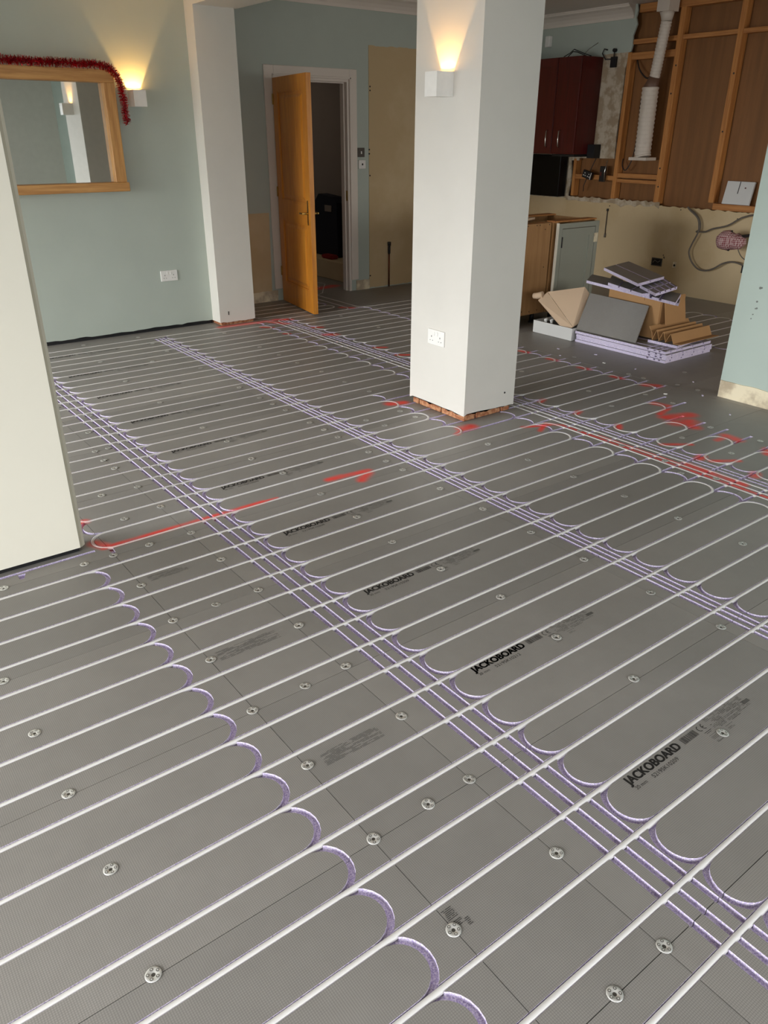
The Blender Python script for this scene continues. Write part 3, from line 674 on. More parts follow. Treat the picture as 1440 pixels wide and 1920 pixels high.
at(e, MB().cyl((5.536, 7.19, 0.002), (5.536, 7.19, .40), .0085, 10).ob('copper_pipe', M_COPPER))
m = MB(); m.cyl((5.536, 7.19, .36), (5.536, 7.19, .44), .014, 8); m.cyl((5.536, 7.19, .44), (5.536, 7.19, .455), .018, 8); m.cyl((5.536, 7.19, .455), (5.536, 7.19, .485), .02, 10); at(e, m.ob('valve', M_DARK))

# ------------------------------------------------------------------ kitchen wall
PK = plane_X(XK)      # local u = -Y, v = z, w toward the room
def K(y): return -y
wk = S(empty('wall_kitchen', (XK, 4, 0)))
m = MB(); m.prism([(K(7.22), 0), (3.0, 0)]+ragged(3.0, K(4.2), .885, .004, .1)+ragged(K(4.21), K(5.28), .882, .007)+ragged(K(5.3), K(5.75), .89, .016, .03)+ragged(K(5.77), K(7.22), .885, .005), -.02, 0, 0, PK)
at(wk, m.ob('lower_plaster', M_BEIGE))
m = MB(); m.prism(ragged(K(6.62), K(5.9), .868, .006, .05)+ragged(K(5.88), K(5.32), .86, .03, .06)+ragged(K(5.32), K(6.62), .915, .012, .035), 0, .006, 0, PK); at(wk, m.ob('torn_plaster_edge', M_RAW))
at(wk, MB().box(XK+.10, XK+.12, -3.0, 7.22, 0, ZC).ob('plywood_backing', M_PLY))
m = MB(); m.prism([(K(7.22), 2.32), (K(7.22), ZC), (K(5.93), ZC)]+[(K(5.915), 2.72), (K(5.93), 2.66), (K(5.905), 2.6), (K(5.94), 2.5), (K(5.93), 2.42), (K(5.945), 2.355)]+[(K(6.30), 2.35), (K(6.30), 2.32)], -.02, 0, 0, PK); at(wk, m.ob('upper_painted_plaster', M_SAGE))
m = MB(); m.prism([(K(7.22), 1.30), (K(7.22), 2.36)]+[(K(5.96), 2.358), (K(5.99), 2.2), (K(5.985), 1.9), (K(6.0), 1.6), (K(5.99), 1.33)]+[(K(6.49), 1.325), (K(6.49), 1.30)], -.022, -.002, 0, PK); at(wk, m.ob('raw_plaster', M_RAW))
m = MB(); m.prism([(K(7.22), .88), (K(7.22), 1.33), (K(6.5), 1.33)]+ragged(K(6.5), K(6.6), 1.30, .01)+[(K(6.57), 1.1), (K(6.60), .92), (K(6.60), .88)], -.022, -.001, 0, PK); at(wk, m.ob('raw_plaster', M_RAW))
def stud(y0, y1, z0, z1, d=.09, vert=True, mt=None):
    at(wk, MB().box(XK+.005 if not vert else XK, XK+d, y0, y1, z0, z1).bevel(.002).ob('stud' if vert else 'noggin', mt or (M_STUD if vert else M_STUDH)))
for y0, y1, z0, z1 in ((5.925, 5.975, .92, 2.35), (5.345, 5.405, .90, 2.70), (4.70, 4.755, .95, 2.70), (4.03, 4.08, .95, 2.70), (6.52, 6.56, .92, 1.32), (3.4, 3.45, .95, 2.7), (2.7, 2.75, .95, 2.7)): stud(y0, y1, z0, z1)
for y0, y1, z0, z1 in ((5.405, 5.93, 2.42, 2.465), (5.405, 5.97, 2.28, 2.345), (4.755, 5.345, 2.425, 2.465), (4.08, 4.70, 2.425, 2.465), (5.405, 5.925, 1.14, 1.185), (5.405, 5.925, 1.09, 1.125), (5.975, 6.52, 1.105, 1.155), (3.45, 4.03, .885, .945), (4.08, 4.70, .885, .945), (1.0, 5.90, 2.70, 2.775)): stud(y0, y1, z0, z1, vert=False)
m = MB()
for (y, z) in ((5.37, 1.07), (5.38, 1.25), (5.38, 1.95), (5.37, 2.2), (4.73, 1.6), (4.72, 2.1)): m.cyl((XK-.001, y, z), (XK+.002, y, z), .009, 8)
o_ = at(wk, m.ob('knots', M_DARK)); o_['kind'] = 'stuff'
# wall details
e = T(empty('back_box', (XK, 5.24, .27)), 'recessed black metal socket box in the beige kitchen wall', 'socket box')
m = MB(); m.box(XK-.004, XK+.002, 5.178, 5.312, .268, .352); at(e, m.ob('box_rim', M_STEELDARK)); at(e, MB().box(XK-.006, XK-.003, 5.188, 5.302, .278, .342).ob('box_inside', M_BLACK))
at(e, MB().tube([(XK-.006, 5.29, .30), (XK-.02, 5.26, .33), (XK-.02, 5.22, .31), (XK-.006, 5.20, .33)], .004, 6).ob('wires', M_CABLE))
for y, z in ((5.165, .37), (5.175, .388), (5.16, .36), (5.97, .84), (5.05, .86), (4.4, .82)): at(wk, MB().cyl((XK-.002, y, z), (XK+.002, y, z), .006, 8).ob('drill_hole', M_BLACK))
m = MB(); m.box(XK-.003, XK, 5.0, 5.04, .275, .335); at(wk, m.ob('patch', M_STRIP)); at(wk, MB().cyl((XK-.005, 5.02, .30), (XK-.002, 5.02, .30), .012, 10).ob('drill_hole', M_BLACK))
e = T(empty('hanging_chain', (XK, 5.98, .52)), 'thin dark cable end hanging down the beige kitchen wall behind the grey cabinet', 'cable')
at(e, MB().tube([(XK-.01, 5.985, .79), (XK-.012, 5.983, .7), (XK-.01, 5.984, .6), (XK-.012, 5.979, .54)], .005, 6).ob('cable', M_DARK)); at(e, MB().cyl((XK-.012, 5.979, .50), (XK-.012, 5.979, .54), .011, 8).ob('connector', M_CABLE)); at(e, MB().cyl((XK-.010, 5.985, .785), (XK-.010, 5.985, .81), .013, 8).ob('clip', M_DARK))
# alarm sensor
e = T(MB().box(XK-.05, XK, 7.05, 7.12, 2.47, 2.58).bevel(.006).ob('alarm_sensor', M_PLASTIC), 'small white sensor box under the coving in the kitchen corner', 'sensor')
# wall cabinets
def wallcab(y0, y1, mt, hy, label, open_side):
    e = T(empty('wall_cabinet', (7.58, (y0+y1)/2, 1.37)), label, 'cabinet', None)
    at(e, MB().box(7.44, XK-.003, y0+.001, y1-.001, 1.37, 2.325).ob('carcass', M_RED if open_side else mt))
    dr = at(e, MB().box(7.42, 7.439, y0+.002, y1-.002, 1.385, 2.325).bevel(.002).ob('door', mt))
    if not open_side:
        m = MB()
        for a0, a1, z0, z1 in ((y0+.004, y0+.075, 1.39, 2.32), (y1-.075, y1-.004, 1.39, 2.32), (y0+.075, y1-.075, 1.39, 1.47), (y0+.075, y1-.075, 2.24, 2.32)): m.box(7.414, 7.4195, a0, a1, z0, z1)
        at(e, m.ob('door_frame', mt))
    m = MB(); m.tube([(7.414, hy, 1.44), (7.39, hy, 1.455), (7.385, hy, 1.52), (7.39, hy, 1.60), (7.414, hy, 1.615)], .006, 8); at(e, m.ob('handle', M_CHROME))
wallcab(6.62, 7.20, M_RED2, 6.685, 'red brown wall cabinet with a framed door next to the pillar edge', False)
wallcab(6.29, 6.615, M_RED, 6.50, 'dark red wall cabinet beside the bare plaster', True)
T(MB().box(7.62, 7.75, 6.63, 7.19, .905, 1.355).bevel(.004).ob('black_splashback', M_GLOSSBLACK), 'black panel fixed under the red wall cabinets', 'panel')
T(MB().box(7.45, 7.76, 6.30, 6.62, 1.345, 1.367).box(7.66, 7.765, 6.19, 6.289, 1.33, 1.47).ob('black_cable_cover', M_BLACK), 'black trim below the dark red wall cabinet', 'trim')
# socket boxes hanging from cables
def hang(y, z, lab, tilt):
    e = T(empty('hanging_socket', (XK-.04, y, z)), lab, 'socket')
    M_ = Matrix.Translation((XK-.04, y, z)) @ Matrix.Rotation(tilt, 4, 'X')
    at(e, MB().box(-.02, .02, -.065, .065, -.04, .04, 0, M_).bevel(.003).ob('socket_body', M_BLACK))
    m = MB()
    for q in (-1, 1):
        m.box(-.0225, -.0202, q*.03-.004, q*.03+.004, .008, .018, 0, M_)
        for s_ in (-1, 1): m.box(-.0225, -.0202, q*.03+s_*.012-.005, q*.03+s_*.012+.005, -.018, -.008, 0, M_)
    m.box(-.0225, -.0202, -.062, -.055, -.036, .036, 0, M_)
    at(e, m.ob('terminals', M_PLASTIC))['kind'] = 'stuff'
    at(e, MB().tube([(XK-.03, y-.02, z+.04), (XK-.02, y-.05, z+.12), (XK+.02, y-.06, z+.20)], .005, 6).ob('cable', M_DARK)); at(e, MB().tube([(XK-.03, y+.02, z-.04), (XK-.02, y+.06, z-.12), (XK+.02, y+.09, z-.18)], .005, 6).ob('cable', M_DARK))
hang(6.30, 1.155, 'black socket with white terminals hanging by its cable in the timber recess', .25)
e = T(empty('hanging_socket', (XK-.03, 6.09, 1.15)), 'black narrow electrical box with wires hanging beside the stud', 'socket')
at(e, MB().box(XK-.05, XK-.01, 6.065, 6.13, 1.09, 1.25).bevel(.003).ob('socket_body', M_BLACK)); at(e, MB().tube([(XK-.052, 6.05, 1.09), (XK-.056, 6.055, 1.2), (XK-.05, 6.045, 1.27), (XK-.02, 6.06, 1.31)], .005, 6).ob('cable', M_CHROME))
at(e, MB().box(XK-.052, XK-.0505, 6.10, 6.12, 1.15, 1.19).ob('terminals', M_RED2))
e = T(empty('switch_box', (XK-.02, 6.13, 2.24)), 'black switch box with loose cables above the bare plaster strip', 'switch')
at(e, MB().box(XK-.035, XK-.003, 6.10, 6.17, 2.22, 2.32).bevel(.003).ob('switch_body', M_BLACK)); at(e, MB().cyl((XK-.04, 6.135, 2.38), (XK-.003, 6.135, 2.38), .018, 12).ob('grommet', M_BLACK))
at(e, MB().tube([(XK-.02, 6.14, 2.31), (XK-.025, 6.137, 2.37)], .006, 6).ob('cable', M_DARK)); at(e, MB().tube([(XK-.02, 6.17, 2.30), (XK-.03, 6.24, 2.30), (XK-.03, 6.29, 2.36), (XK-.03, 6.27, 2.40), (XK-.01, 6.24, 2.39)], .007, 6).ob('cable', M_DARK))
e = T(empty('loose_cables', (7.55, 6.7, 2.325)), 'loose black cables lying on top of the red wall cabinets', 'cable')
at(e, MB().tube([(7.50, 6.62, 2.335), (7.55, 6.58, 2.37), (7.52, 6.50, 2.40), (7.6, 6.42, 2.36), (7.65, 6.36, 2.335)], .005, 6).ob('cable', M_BLACK)); at(e, MB().tube([(7.6, 6.66, 2.335), (7.62, 6.6, 2.39), (7.6, 6.52, 2.38), (7.62, 6.40, 2.335)], .005, 6).ob('cable', M_BLACK)); at(e, MB().tube([(7.6, 6.45, 2.333), (7.62, 6.38, 2.40), (7.7, 6.33, 2.46)], .003, 6).ob('cable', M_CABLE))
# flexible extractor duct
def corr(p0, p1, r, n):
    p0, p1 = Vector(p0), Vector(p1); P_ = []; R_ = []
    for i in range(n*4+1): P_.append(p0.lerp(p1, i/(n*4))); R_.append(r*(1+.045*(math.sin(i*PI/2))))
    return P_, R_
du = T(empty('extractor_duct', (7.66, 5.5, 1.32)), 'white corrugated extractor duct hanging down between the studs', 'duct')
m = MB(); Pq, Rq = corr((7.66, 5.475, 2.58), (7.66, 5.525, 2.09), .052, 17); m.tube(Pq, Rq, 18); at(du, m.ob('upper_hose', M_DUCT))
m = MB(); Pq, Rq = corr((7.66, 5.555, 2.01), (7.66, 5.545, 1.37), .082, 16); m.tube(Pq, Rq, 18); at(du, m.ob('lower_hose', M_DUCT))
m = MB(); m.tube([(7.66, 5.525, 2.10), (7.66, 5.54, 2.04), (7.66, 5.553, 2.0)], [.054, .066, .078], 18); at(du, m.ob('tape_joint', M_TAPE))
m = MB(); m.tube([(7.66, 5.475, 2.58), (7.66, 5.475, 2.62), (7.66, 5.48, 2.66)], [.05, .06, .072], 18); m.box(7.58, 7.74, 5.41, 5.55, 2.66, ZC-.002); at(du, m.ob('top_collar', M_DUCT))
m = MB(); m.tube([(7.66, 5.545, 1.375), (7.66, 5.54, 1.355)], [.085, .09], 18); m.box(7.57, 7.75, 5.43, 5.65, 1.325, 1.355); at(du, m.bevel(.003).ob('bottom_flange', M_DUCT))
# cables on the kitchen wall
c1 = [(4.94, .90), (4.924, .883), (4.829, .832), (4.773, .765), (4.762, .695), (4.799, .666), (4.76, .672), (4.697, .675), (4.614, .711), (4.461, .755), (4.329, .837), (4.186, .878), (4.05, .90)]
c2 = [(4.92, .89), (4.899, .872), (4.801, .808), (4.767, .74), (4.763, .662), (4.81, .546), (4.829, .464), (4.783, .375), (4.699, .311), (4.605, .302), (4.519, .333), (4.428, .393), (4.331, .421), (4.227, .407), (4.192, .376)]
def smooth(pts, n=4):
    out = []
    for i in range(len(pts)-1):
        p0 = Vector(pts[max(i-1, 0)]); p1 = Vector(pts[i]); p2 = Vector(pts[i+1]); p3 = Vector(pts[min(i+2, len(pts)-1)])
        for k in range(n):
            t = k/n; out.append(.5*((2*p1)+(p2-p0)*t+(2*p0-5*p1+4*p2-p3)*t*t+(3*p1-p0-3*p2+p3)*t**3))
    out.append(Vector(pts[-1])); return out
T(MB().tube(smooth([(7.72, y, z) for y, z in c1]), .0085, 8).ob('grey_cable', M_CABLE), 'grey cable kinked and running off to the right along the top of the beige wall', 'cable')
e = T(empty('grey_cable', (7.72, 4.5, .3)), 'grey cable hanging in a big loop on the beige wall above the floor', 'cable')
at(e, MB().tube(smooth([(7.70, y, z) for y, z in c2]), .0085, 8).ob('cable', M_CABLE)); at(e, MB().box(7.68, 7.72, 4.17, 4.21, .33, .40).bevel(.003).ob('plug', M_BLACK))
T(MB().tube(smooth([(XK-.02, 5.69, 2.05), (XK-.02, 5.72, 1.9), (XK-.02, 5.71, 1.6), (XK-.02, 5.73, 1.35), (XK-.02, 5.80, 1.22), (XK-.01, 5.86, 1.26), (XK+.03, 5.89, 1.33)]), .006, 6).ob('black_cable', M_DARK), 'thin dark cable hanging left of the white duct', 'cable')
T(MB().tube(smooth([(XK+.06, 5.89, 2.28), (XK-.0, 5.80, 2.18), (XK-.03, 5.68, 2.10), (XK-.03, 5.62, 2.12)]), .008, 6).ob('brown_cable', M_DARK), 'short dark cable sloping down to the taped joint of the duct', 'cable')
# cloth wrapped pipe end
e = T(empty('wrapped_pipe', (7.5, 4.25, .65)), 'pipe end wrapped in red and white checked cloth sticking out from behind the right wall', 'pipe')
cl = MB(); rr_ = random.Random(2); pts_ = [Vector((7.48, 4.40, .62)), Vector((7.48, 4.375, .625)), Vector((7.48, 4.34, .64)), Vector((7.49, 4.29, .645)), Vector((7.5, 4.24, .64)), Vector((7.5, 4.19, .645)), Vector((7.5, 4.165, .66)), Vector((7.5, 4.15, .69))]
cl.tube(pts_, [.02, .062, .088, .092, .072, .078, .058, .022], 16)
for v in cl.b.verts: v.co += Vector((rr_.uniform(-.006, .006), rr_.uniform(-.006, .006), rr_.uniform(-.006, .006)))
at(e, cl.ob('cloth_wrap', M_CHECK)); at(e, MB().tube([(7.5, 4.18, .69), (7.5, 4.0, .725), (7.5, 3.6, .73)], .016, 10).ob('pipe_tail', M_DARK)); at(e, MB().tube([(7.485, 4.272, .55), (7.485, 4.272, .74)], .01, 8).ob('knot', M_DARK))
at(e, MB().tube(smooth([(7.5, 4.19, .60), (7.5, 4.175, .56), (7.5, 4.12, .50), (7.5, 4.0, .45)]), .005, 6).ob('cable', M_CABLE))
# white pack leaning on the bottom rail
ip = T(empty('white_packet', (XK-.03, 4.46, .946)), 'flat white boxed pack leaning in the timber recess above the beige wall', 'box')
Mi = Matrix.Translation((XK+.012, 4.46, .947)) @ Matrix.Rotation(.22, 4, 'Y')
at(ip, MB().box(-.012, .012, -.145, .145, 0, .215, 0, Mi).bevel(.002).ob('pack', M_CARDW)); at(ip, MB().box(-.0135, -.0121, .0, .008, .10, .213, 0, Mi).ob('dark_stripe', M_DARK)); at(ip, MB().box(-.0135, -.0121, -.07, -.055, .15, .162, 0, Mi).ob('red_mark', M_RED2))

# ------------------------------------------------------------------ base cabinets
bc = T(empty('base_cabinet', (5.35, 5.1, 0)), 'unfinished beige base cabinet without a front standing next to the pillar', 'cabinet')
m = MB(); m.box(5.165, 5.545, 4.86, 4.875, .095, .872); at(bc, m.ob('front_board', M_CHIP))
m = MB(); m.box(5.165, 5.18, 4.876, 5.42, .095, .872); m.box(5.53, 5.545, 4.876, 5.42, .095, .872); m.box(5.18, 5.53, 5.405, 5.42, .095, .872); m.box(5.18, 5.53, 4.876, 5.405, .095, .11); at(bc, m.ob('carcass', M_CHIP))
for q0, q1 in ((4.876, 4.97), (5.31, 5.404)): at(bc, MB().box(5.18, 5.53, q0, q1, .852, .868).ob('top_rail', M_STUDH))
at(bc, MB().box(5.135, 5.158, 4.80, 5.42, .002, .873).bevel(.001).ob('end_panel', M_CREAM))
m = MB()
for x, z in ((5.19, .84), (5.25, .858), (5.36, .858), (5.40, .858), (5.20, .80), (5.47, .82), (5.20, .45), (5.49, .50), (5.25, .13), (5.35, .12), (5.45, .125), (5.52, .858), (5.20, .14)): m.cyl((x, 4.8585, z), (x, 4.86, z), .005, 8)
o_ = at(bc, m.ob('screw_holes', M_BLACK)); o_['kind'] = 'stuff'
for x, y in ((5.24, 4.93), (5.47, 4.93), (5.24, 5.35), (5.47, 5.35)): at(bc, MB().cyl((x, y, .001), (x, y, .095), .02, 10).cyl((x, y, .001), (x, y, .012), .032, 12).ob('leg', M_BLACK))
b2 = T(empty('base_cabinet', (5.86, 5.1, 0)), 'base cabinet with a grey green panelled door behind the cardboard lid', 'cabinet')
m = MB(); m.box(5.60, 5.615, 4.84, 5.42, .095, .872); m.box(6.10, 6.115, 4.84, 5.42, .095, .872); m.box(5.615, 6.10, 5.405, 5.42, .095, .872); m.box(5.615, 6.10, 4.84, 5.405, .095, .11); m.box(5.555, 5.60, 4.85, 4.865, .095, .872); at(b2, m.ob('carcass', M_CHIP))
for q0, q1 in ((4.83, 4.93), (5.32, 5.42)): at(b2, MB().box(5.56, 6.12, q0, q1, .8725, .884).ob('top_rail', M_STUDH))
DX = (5.585, 6.13); dz = (.10, .862); dy = 4.80
m = MB(); m.box(DX[0], DX[0]+.045, dy, dy+.022, *dz); m.box(DX[1]-.045, DX[1], dy, dy+.022, *dz); m.box(DX[0]+.045, DX[1]-.045, dy, dy+.022, .82, dz[1]); m.box(DX[0]+.045, DX[1]-.045, dy, dy+.022, dz[0], .15); at(b2, m.ob('face_frame', M_GREYDOOR))
d2 = at(b2, MB().box(DX[0]+.05, DX[0]+.11, dy+.002, dy+.022, .155, .815).box(DX[1]-.12, DX[1]-.05, dy+.002, dy+.022, .155, .815).box(DX[0]+.11, DX[1]-.12, dy+.002, dy+.022, .745, .815).box(DX[0]+.11, DX[1]-.12, dy+.002, dy+.022, .155, .235).box(DX[0]+.11, DX[1]-.12, dy+.012, dy+.020, .235, .745).ob('door', M_GREYDOOR))
at(b2, MB().box(DX[0]-.012, DX[0]-.001, dy+.0, dy+.024, .10, .868).ob('edge_strip', M_CREAM))
at(b2, MB().cyl((DX[0]+.048, dy-.004, .66), (DX[0]+.048, dy-.004, .75), .006, 8).ob('hinge', M_DARK)); at(b2, MB().box(6.07, 6.12, dy-.004, dy-.0005, .68, .76).ob('tape', M_STRIP))
for x, y in ((5.68, 4.90), (6.05, 4.90), (5.68, 5.35), (6.05, 5.35)): at(b2, MB().cyl((x, y, .001), (x, y, .095), .02, 10).cyl((x, y, .001), (x, y, .012), .032, 12).ob('leg', M_BLACK))
T(MB().box(5.17, 5.24, 4.93, 5.03, .8745, .90).box(5.185, 5.235, 4.95, 5.01, .90, .915).bevel(.004).ob('screw_packet', plain('crinkled_packet', rgb(120, 104, 96), .35)), 'small dark screw packet on top of the unfinished cabinet', 'packet')
Mo = Matrix.Translation((5.40, 5.14, .886)) @ Matrix.Rotation(.35, 4, 'Z')
T(MB().box(-.17, .17, -.10, .10, -.009, .009, 0, Mo).bevel(.002).ob('timber_offcut', M_CARD2), 'pale flat offcut lying across the top of the unfinished cabinet', 'offcut')

# ------------------------------------------------------------------ pile of boards, carton and cardboard
def loose_board(corners, th, label, gro=(), name='board_offcut', cat='board'):
    """corners: four (x,y,z) of the top face, in order; gro: list of (u0,u1) strips of bare foam across v, or ('v',v0,v1)"""
    A_, B_, C_, D_ = [Vector(c) for c in corners]; n = (B_-A_).cross(D_-A_).normalized()
    if n.z < 0: n = -n
    pt = lambda u, v, h: (A_*(1-u)*(1-v)+B_*u*(1-v)+C_*u*v+D_*(1-u)*v)+n*h
    us = sorted({0, 1} | {x for g in gro if g[0] == 'u' for x in g[1:]}); vs = sorted({0, 1} | {x for g in gro if g[0] == 'v' for x in g[1:]})
    ing = lambda k, m_: any(g[0] == k and g[1] <= m_ <= g[2] for g in gro)
    m = MB()
    for i in range(len(us)-1):
        for j in range(len(vs)-1):
            um, vm = (us[i]+us[i+1])/2, (vs[j]+vs[j+1])/2; g = ing('u', um) or ing('v', vm); h = -th*.6 if g else 0
            q = [(us[i], vs[j]), (us[i+1], vs[j]), (us[i+1], vs[j+1]), (us[i], vs[j+1])]
            top = [m.b.verts.new(pt(u, v, h)) for u, v in q]; bot = [m.b.verts.new(pt(u, v, -th)) for u, v in q]
            m.b.faces.new(top).material_index = 1 if g else 0; m.b.faces.new(bot[::-1]).material_index = 0
            for k in range(4): m.b.faces.new((top[k], bot[k], bot[(k+1) % 4], top[(k+1) % 4])).material_index = 1
    me = m.mesh(name, [M_BOARD_LOOSE, M_FOAM]); o = link(name, me)
    return T(o, label, cat, 'loose grooved foam boards in the pile')
sx0, sx1, sy0, sy1 = 5.212, 5.82, 3.315, 4.19
gr = [('u', .10, .125), ('u', .34, .365), ('u', .58, .605), ('u', .82, .845), ('v', .05, .07), ('v', .10, .12), ('v', .17, .19)]
lab = ['bottom one of the four flat boards at the foot of the pile', 'second board from the bottom of the flat stack of four', 'third board from the bottom of the flat stack of four', 'topmost board of the flat stack of four in the pile']
for i in range(4):
    z = .0225*(i+1)-.0015; dx, dyy = (0, 0) if i == 0 else (random.uniform(-.006, .006), random.uniform(-.012, .012))
    loose_board([(sx0+dx, sy0+dyy, z), (sx1+dx, sy0+dyy, z), (sx1+dx, sy1+dyy, z), (sx0+dx, sy1+dyy, z)], .0205, 'grey foam board, '+lab[i], gr)
loose_board([(5.36, 3.325, .112), (5.80, 3.40, .112), (5.80, 3.59, .112), (5.36, 3.59, .112)], .0215, 'narrow grey board lying on the flat stack under the folded brown card', [('u', .45, .5)])
lb = T(empty('leaning_board', (5.25, 3.9, .09)), 'plain grey backer board leaning against the brown carton', 'board')
c_ = [Vector(p) for p in ((5.232, 4.208, .099), (5.232, 3.616, .099), (5.43, 3.680, .352), (5.43, 4.262, .366))]
n_ = (c_[1]-c_[0]).cross(c_[3]-c_[0]).normalized()
if n_.x > 0: n_ = -n_
m = MB(); lo = [m.b.verts.new(p) for p in c_]; hi = [m.b.verts.new(p-n_*.012) for p in c_]
m.b.faces.new(lo); m.b.faces.new(hi[::-1])
for i in range(4): m.b.faces.new((lo[i], lo[(i+1) % 4], hi[(i+1) % 4], hi[i]))
at(lb, m.ob('board_sheet', M_BOARD_LOOSE))
# brown carton
ct = T(empty('brown_carton', (5.6, 3.8, .09)), 'open brown cardboard carton standing on the flat boards', 'box')
m = MB(); X0, X1, Y0_, Y1_, z0, z1 = 5.47, 5.80, 3.60, 4.10, .096, .425; t = .005
m.box(X0, X0+t, Y0_, Y1_, z0, z1); m.box(X1-t, X1, Y0_, Y1_, z0, z1-.02); m.box(X0+t, X1-t, Y0_, Y0_+t, z0, z1-.01); m.box(X0+t, X1-t, Y1_-t, Y1_, z0, z1); m.box(X0+t, X1-t, Y0_+t, Y1_-t, z0, z0+t)
at(ct, m.ob('carton_body', M_CARD))
m = MB(); m.box(X0-.006, X0-.001, Y0_+.15, Y1_-.01, .38, .428); at(ct, m.ob('flap', M_CARD))
Mf = Matrix.Translation((5.50, 3.595, .42)) @ Matrix.Rotation(-.22, 4, 'X')
m = MB(); m.box(0, .27, -.005, 0, -.21, 0, 0, Mf); at(ct, m.ob('flap', M_CARD))
Mf = Matrix.Translation((X1, 3.62, .405)) @ Matrix.Rotation(-.35, 4, 'Y')
m = MB(); m.box(0, .005, 0, .42, -.16, 0, 0, Mf); at(ct, m.ob('flap', M_CARD))
# boards piled on the carton
def R_(cx, cyy, z, L, W, rot, tilt=0, roll=0):
    Mx = Matrix.Translation((cx, cyy, z)) @ Matrix.Rotation(rot, 4, 'Z') @ Matrix.Rotation(tilt, 4, 'X') @ Matrix.Rotation(roll, 4, 'Y')
    return [tuple(Mx @ Vector(p)) for p in ((-L/2, -W/2, 0), (L/2, -W/2, 0), (L/2, W/2, 0), (-L/2, W/2, 0))]
loose_board([(5.02, 3.16, .500), (5.22, 3.28, .490), (5.50, 4.08, .465), (5.36, 4.14, .470)], .02, 'lowest long grey board lying across the top of the brown carton', [('v', .1, .13)])
loose_board([(4.881, 3.098, .53), (5.205, 3.271, .53), (5.375, 4.221, .53), (5.10, 4.053, .53)], .02, 'long grey board with pale cross grooves over the carton, under the smaller offcuts', [('v', .14, .165), ('v', .24, .262)])
loose_board([(4.849, 3.352, .556), (4.924, 3.34, .556), (5.328, 3.987, .556), (5.027, 3.789, .556)], .02, 'grey offcut with notched front edge, beneath the top board of the pile', [('v', .3, .33), ('v', .65, .68)])
loose_board([(4.81, 3.218, .582), (5.172, 3.290, .582), (5.436, 3.591, .582), (5.0, 3.486, .582)], .02, 'board offcut criss-crossed with pale lilac grooves on the right of the pile', [('u', .18, .24), ('u', .42, .48), ('u', .66, .72), ('u', .88, .94), ('v', .42, .47)])
loose_board([(4.785, 3.353, .632), (5.31, 3.501, .612), (5.735, 4.142, .612), (5.176, 3.958, .632)], .02, 'topmost grey board of the pile with one lilac groove', [('u', .44, .47)])
# folded brown card
fcard = T(empty('folded_card', (5.6, 3.5, .11)), 'zigzag folded brown corrugated card lying on the flat boards', 'cardboard')
def zig(pts2, y0, y1, M_, th=.004):
    m = MB()
    for (a0, h0), (a1, h1) in zip(pts2, pts2[1:]):
        d = Vector((a1-a0, 0, h1-h0)); n = Vector((-d.z, 0, d.x)).normalized()*th
        P_ = [Vector((a0, y0, h0)), Vector((a1, y0, h1)), Vector((a1, y1, h1)), Vector((a0, y1, h0))]
        vs = [m.b.verts.new(M_ @ p) for p in P_]+[m.b.verts.new(M_ @ (p+n)) for p in P_]
        m.b.faces.new(vs[:4][::-1]); m.b.faces.new(vs[4:])
        for i in range(4): m.b.faces.new((vs[i], vs[(i+1) % 4], vs[4+(i+1) % 4], vs[4+i]))
    return m
Mz = Matrix.Translation((5.35, 3.592, .116)) @ Matrix.Rotation(-1.57, 4, 'Z')
at(fcard, zig([(.0, .10), (.03, .06), (.045, .0), (.075, .085), (.105, .005), (.135, .08), (.165, .004), (.20, .075), (.235, .004), (.30, .010)], .0, .52, Mz).ob('card_sheet', M_CARD))
# white carton with its lid thrown back
wb = T(empty('white_carton', (5.3, 4.43, 0)), 'low white carton with an open pale cardboard lid left of the leaning board', 'box')
m = MB(); X0, X1, Y0_, Y1_, z1 = 5.19, 5.50, 4.215, 4.65, .105; t = .005
m.box(X0, X0+t, Y0_, Y1_, .002, z1); m.box(X1-t, X1, Y0_, Y1_, .002, z1); m.box(X0+t, X1-t, Y0_, Y0_+t, .002, z1); m.box(X0+t, X1-t, Y1_-t, Y1_, .002, z1); m.box(X0+t, X1-t, Y0_+t, Y1_-t, .002, .008)
at(wb, m.ob('carton_body', M_CARDW)); at(wb, MB().box(X0+.008, X1-.008, Y0_+.008, Y1_-.008, .01, .075).ob('dark_infill', M_BLACK))  # black block fills the carton to below its rim
def sheet(pts3, n, th=.005):
    m = MB(); lo = [m.b.verts.new(p) for p in pts3]; n = Vector(n).normalized()*th; hi = [m.b.verts.new(Vector(p)+n) for p in pts3]
    m.b.faces.new(lo); m.b.faces.new(hi[::-1])
    for i in range(len(lo)): m.b.faces.new((lo[i], lo[(i+1) % len(lo)], hi[(i+1) % len(lo)], hi[i]))
    return m
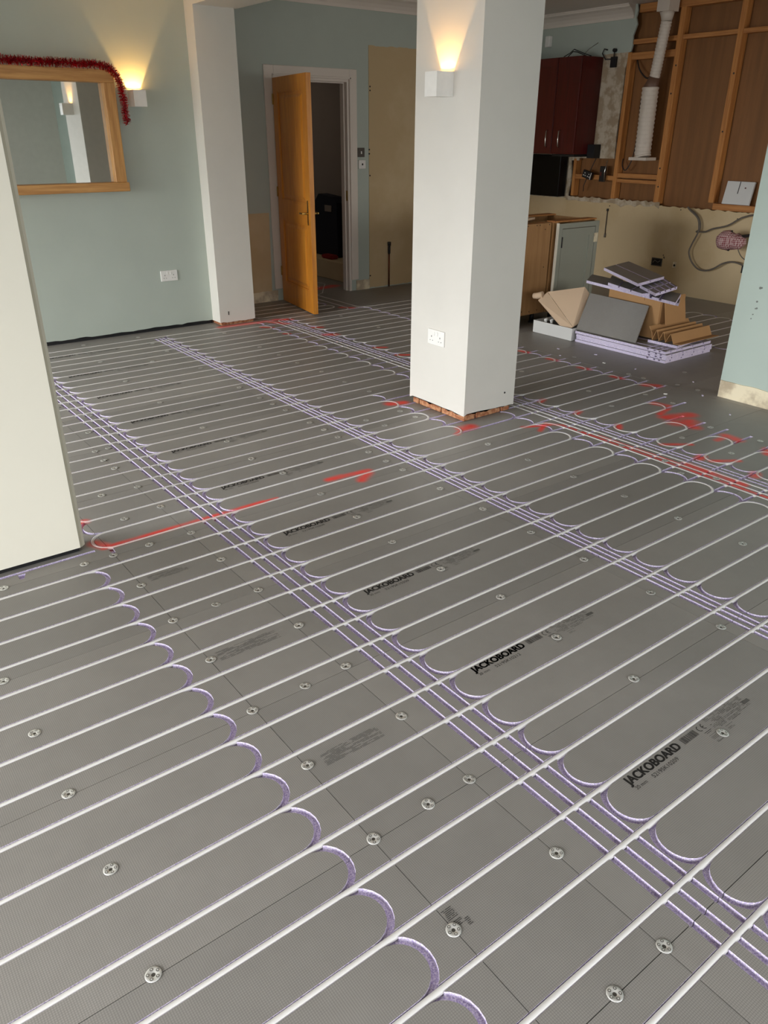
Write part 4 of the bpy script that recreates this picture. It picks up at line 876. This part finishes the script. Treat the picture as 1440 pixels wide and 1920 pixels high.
at(wb, sheet([(5.235, 4.245, .108), (5.30, 4.24, .130), (5.47, 4.300, .352), (5.45, 4.339, .402), (5.33, 4.640, .330)], (-1, -.2, .5)).ob('lid', M_CARD2))
at(wb, sheet([(5.196, 4.313, .077), (5.228, 4.243, .106), (5.325, 4.642, .328), (5.235, 4.66, .265)], (1, .5, .5)).ob('lid_side', M_CARD2))
at(wb, MB().tube([(5.285, 4.655, .31), (5.27, 4.70, .295), (5.265, 4.74, .29)], [.03, .028, .024], 12).ob('rolled_flap', M_CARD2))
for i, (x, y) in enumerate(((5.24, 4.56), (5.26, 4.51))):
    T(MB().cyl((x, y, .076), (x+.01, y, .118), .012, 8).cyl((x-.01, y, .112), (x+.03, y-.005, .124), .010, 8).ob('pipe_fitting', M_PLASTIC), ('white plastic fitting standing nearest the left end inside the white carton', 'white plastic fitting lying beside its twin inside the white carton')[i], 'fitting')
# navy bag in the hall
bag = T(empty('navy_bag', (5.42, 8.35, .215)), 'dark navy upright bag on the stair base in the hallway', 'bag')
m = MB(); m.prism([(-8.68, .0), (-8.10, .0), (-8.12, .62), (-8.20, .68), (-8.50, .70), (-8.58, .62)], 0, .13, 0, plane_X(5.59) @ Matrix.Translation((0, .218, 0))); at(bag, m.bevel(.02, 2).ob('bag_body', M_NAVY))
at(bag, MB().box(5.452, 5.459, 8.22, 8.36, .73, .80).ob('pale_label', M_HALL))
T(MB().box(5.31, 5.42, 8.03, 8.25, .217, .26).bevel(.012, 2).ob('red_shoe', plain('red_fabric', rgb(150, 24, 18), .7)), 'small red item lying in front of the navy bag in the hallway', 'shoe')
# small litter
rnd = random.Random(21)
for i, (x, y) in enumerate([(4.62, 4.3), (4.9, 4.1), (4.75, 3.95), (4.85, 3.6), (4.62, 2.98), (4.95, 2.9), (5.1, 2.75), (4.72, 2.68), (4.9, 3.35), (4.55, 2.85), (5.0, 3.8), (4.50, 2.35)]):
    s_ = rnd.uniform(.006, .012)
    MB().box(-s_, s_, -s_*.5, s_*.5, 0, .004).ob('foam_crumb', M_FOAM if i % 3 else M_PLASTIC, fl, (x, y, .0005)).rotation_euler = (0, 0, rnd.uniform(0, 3))
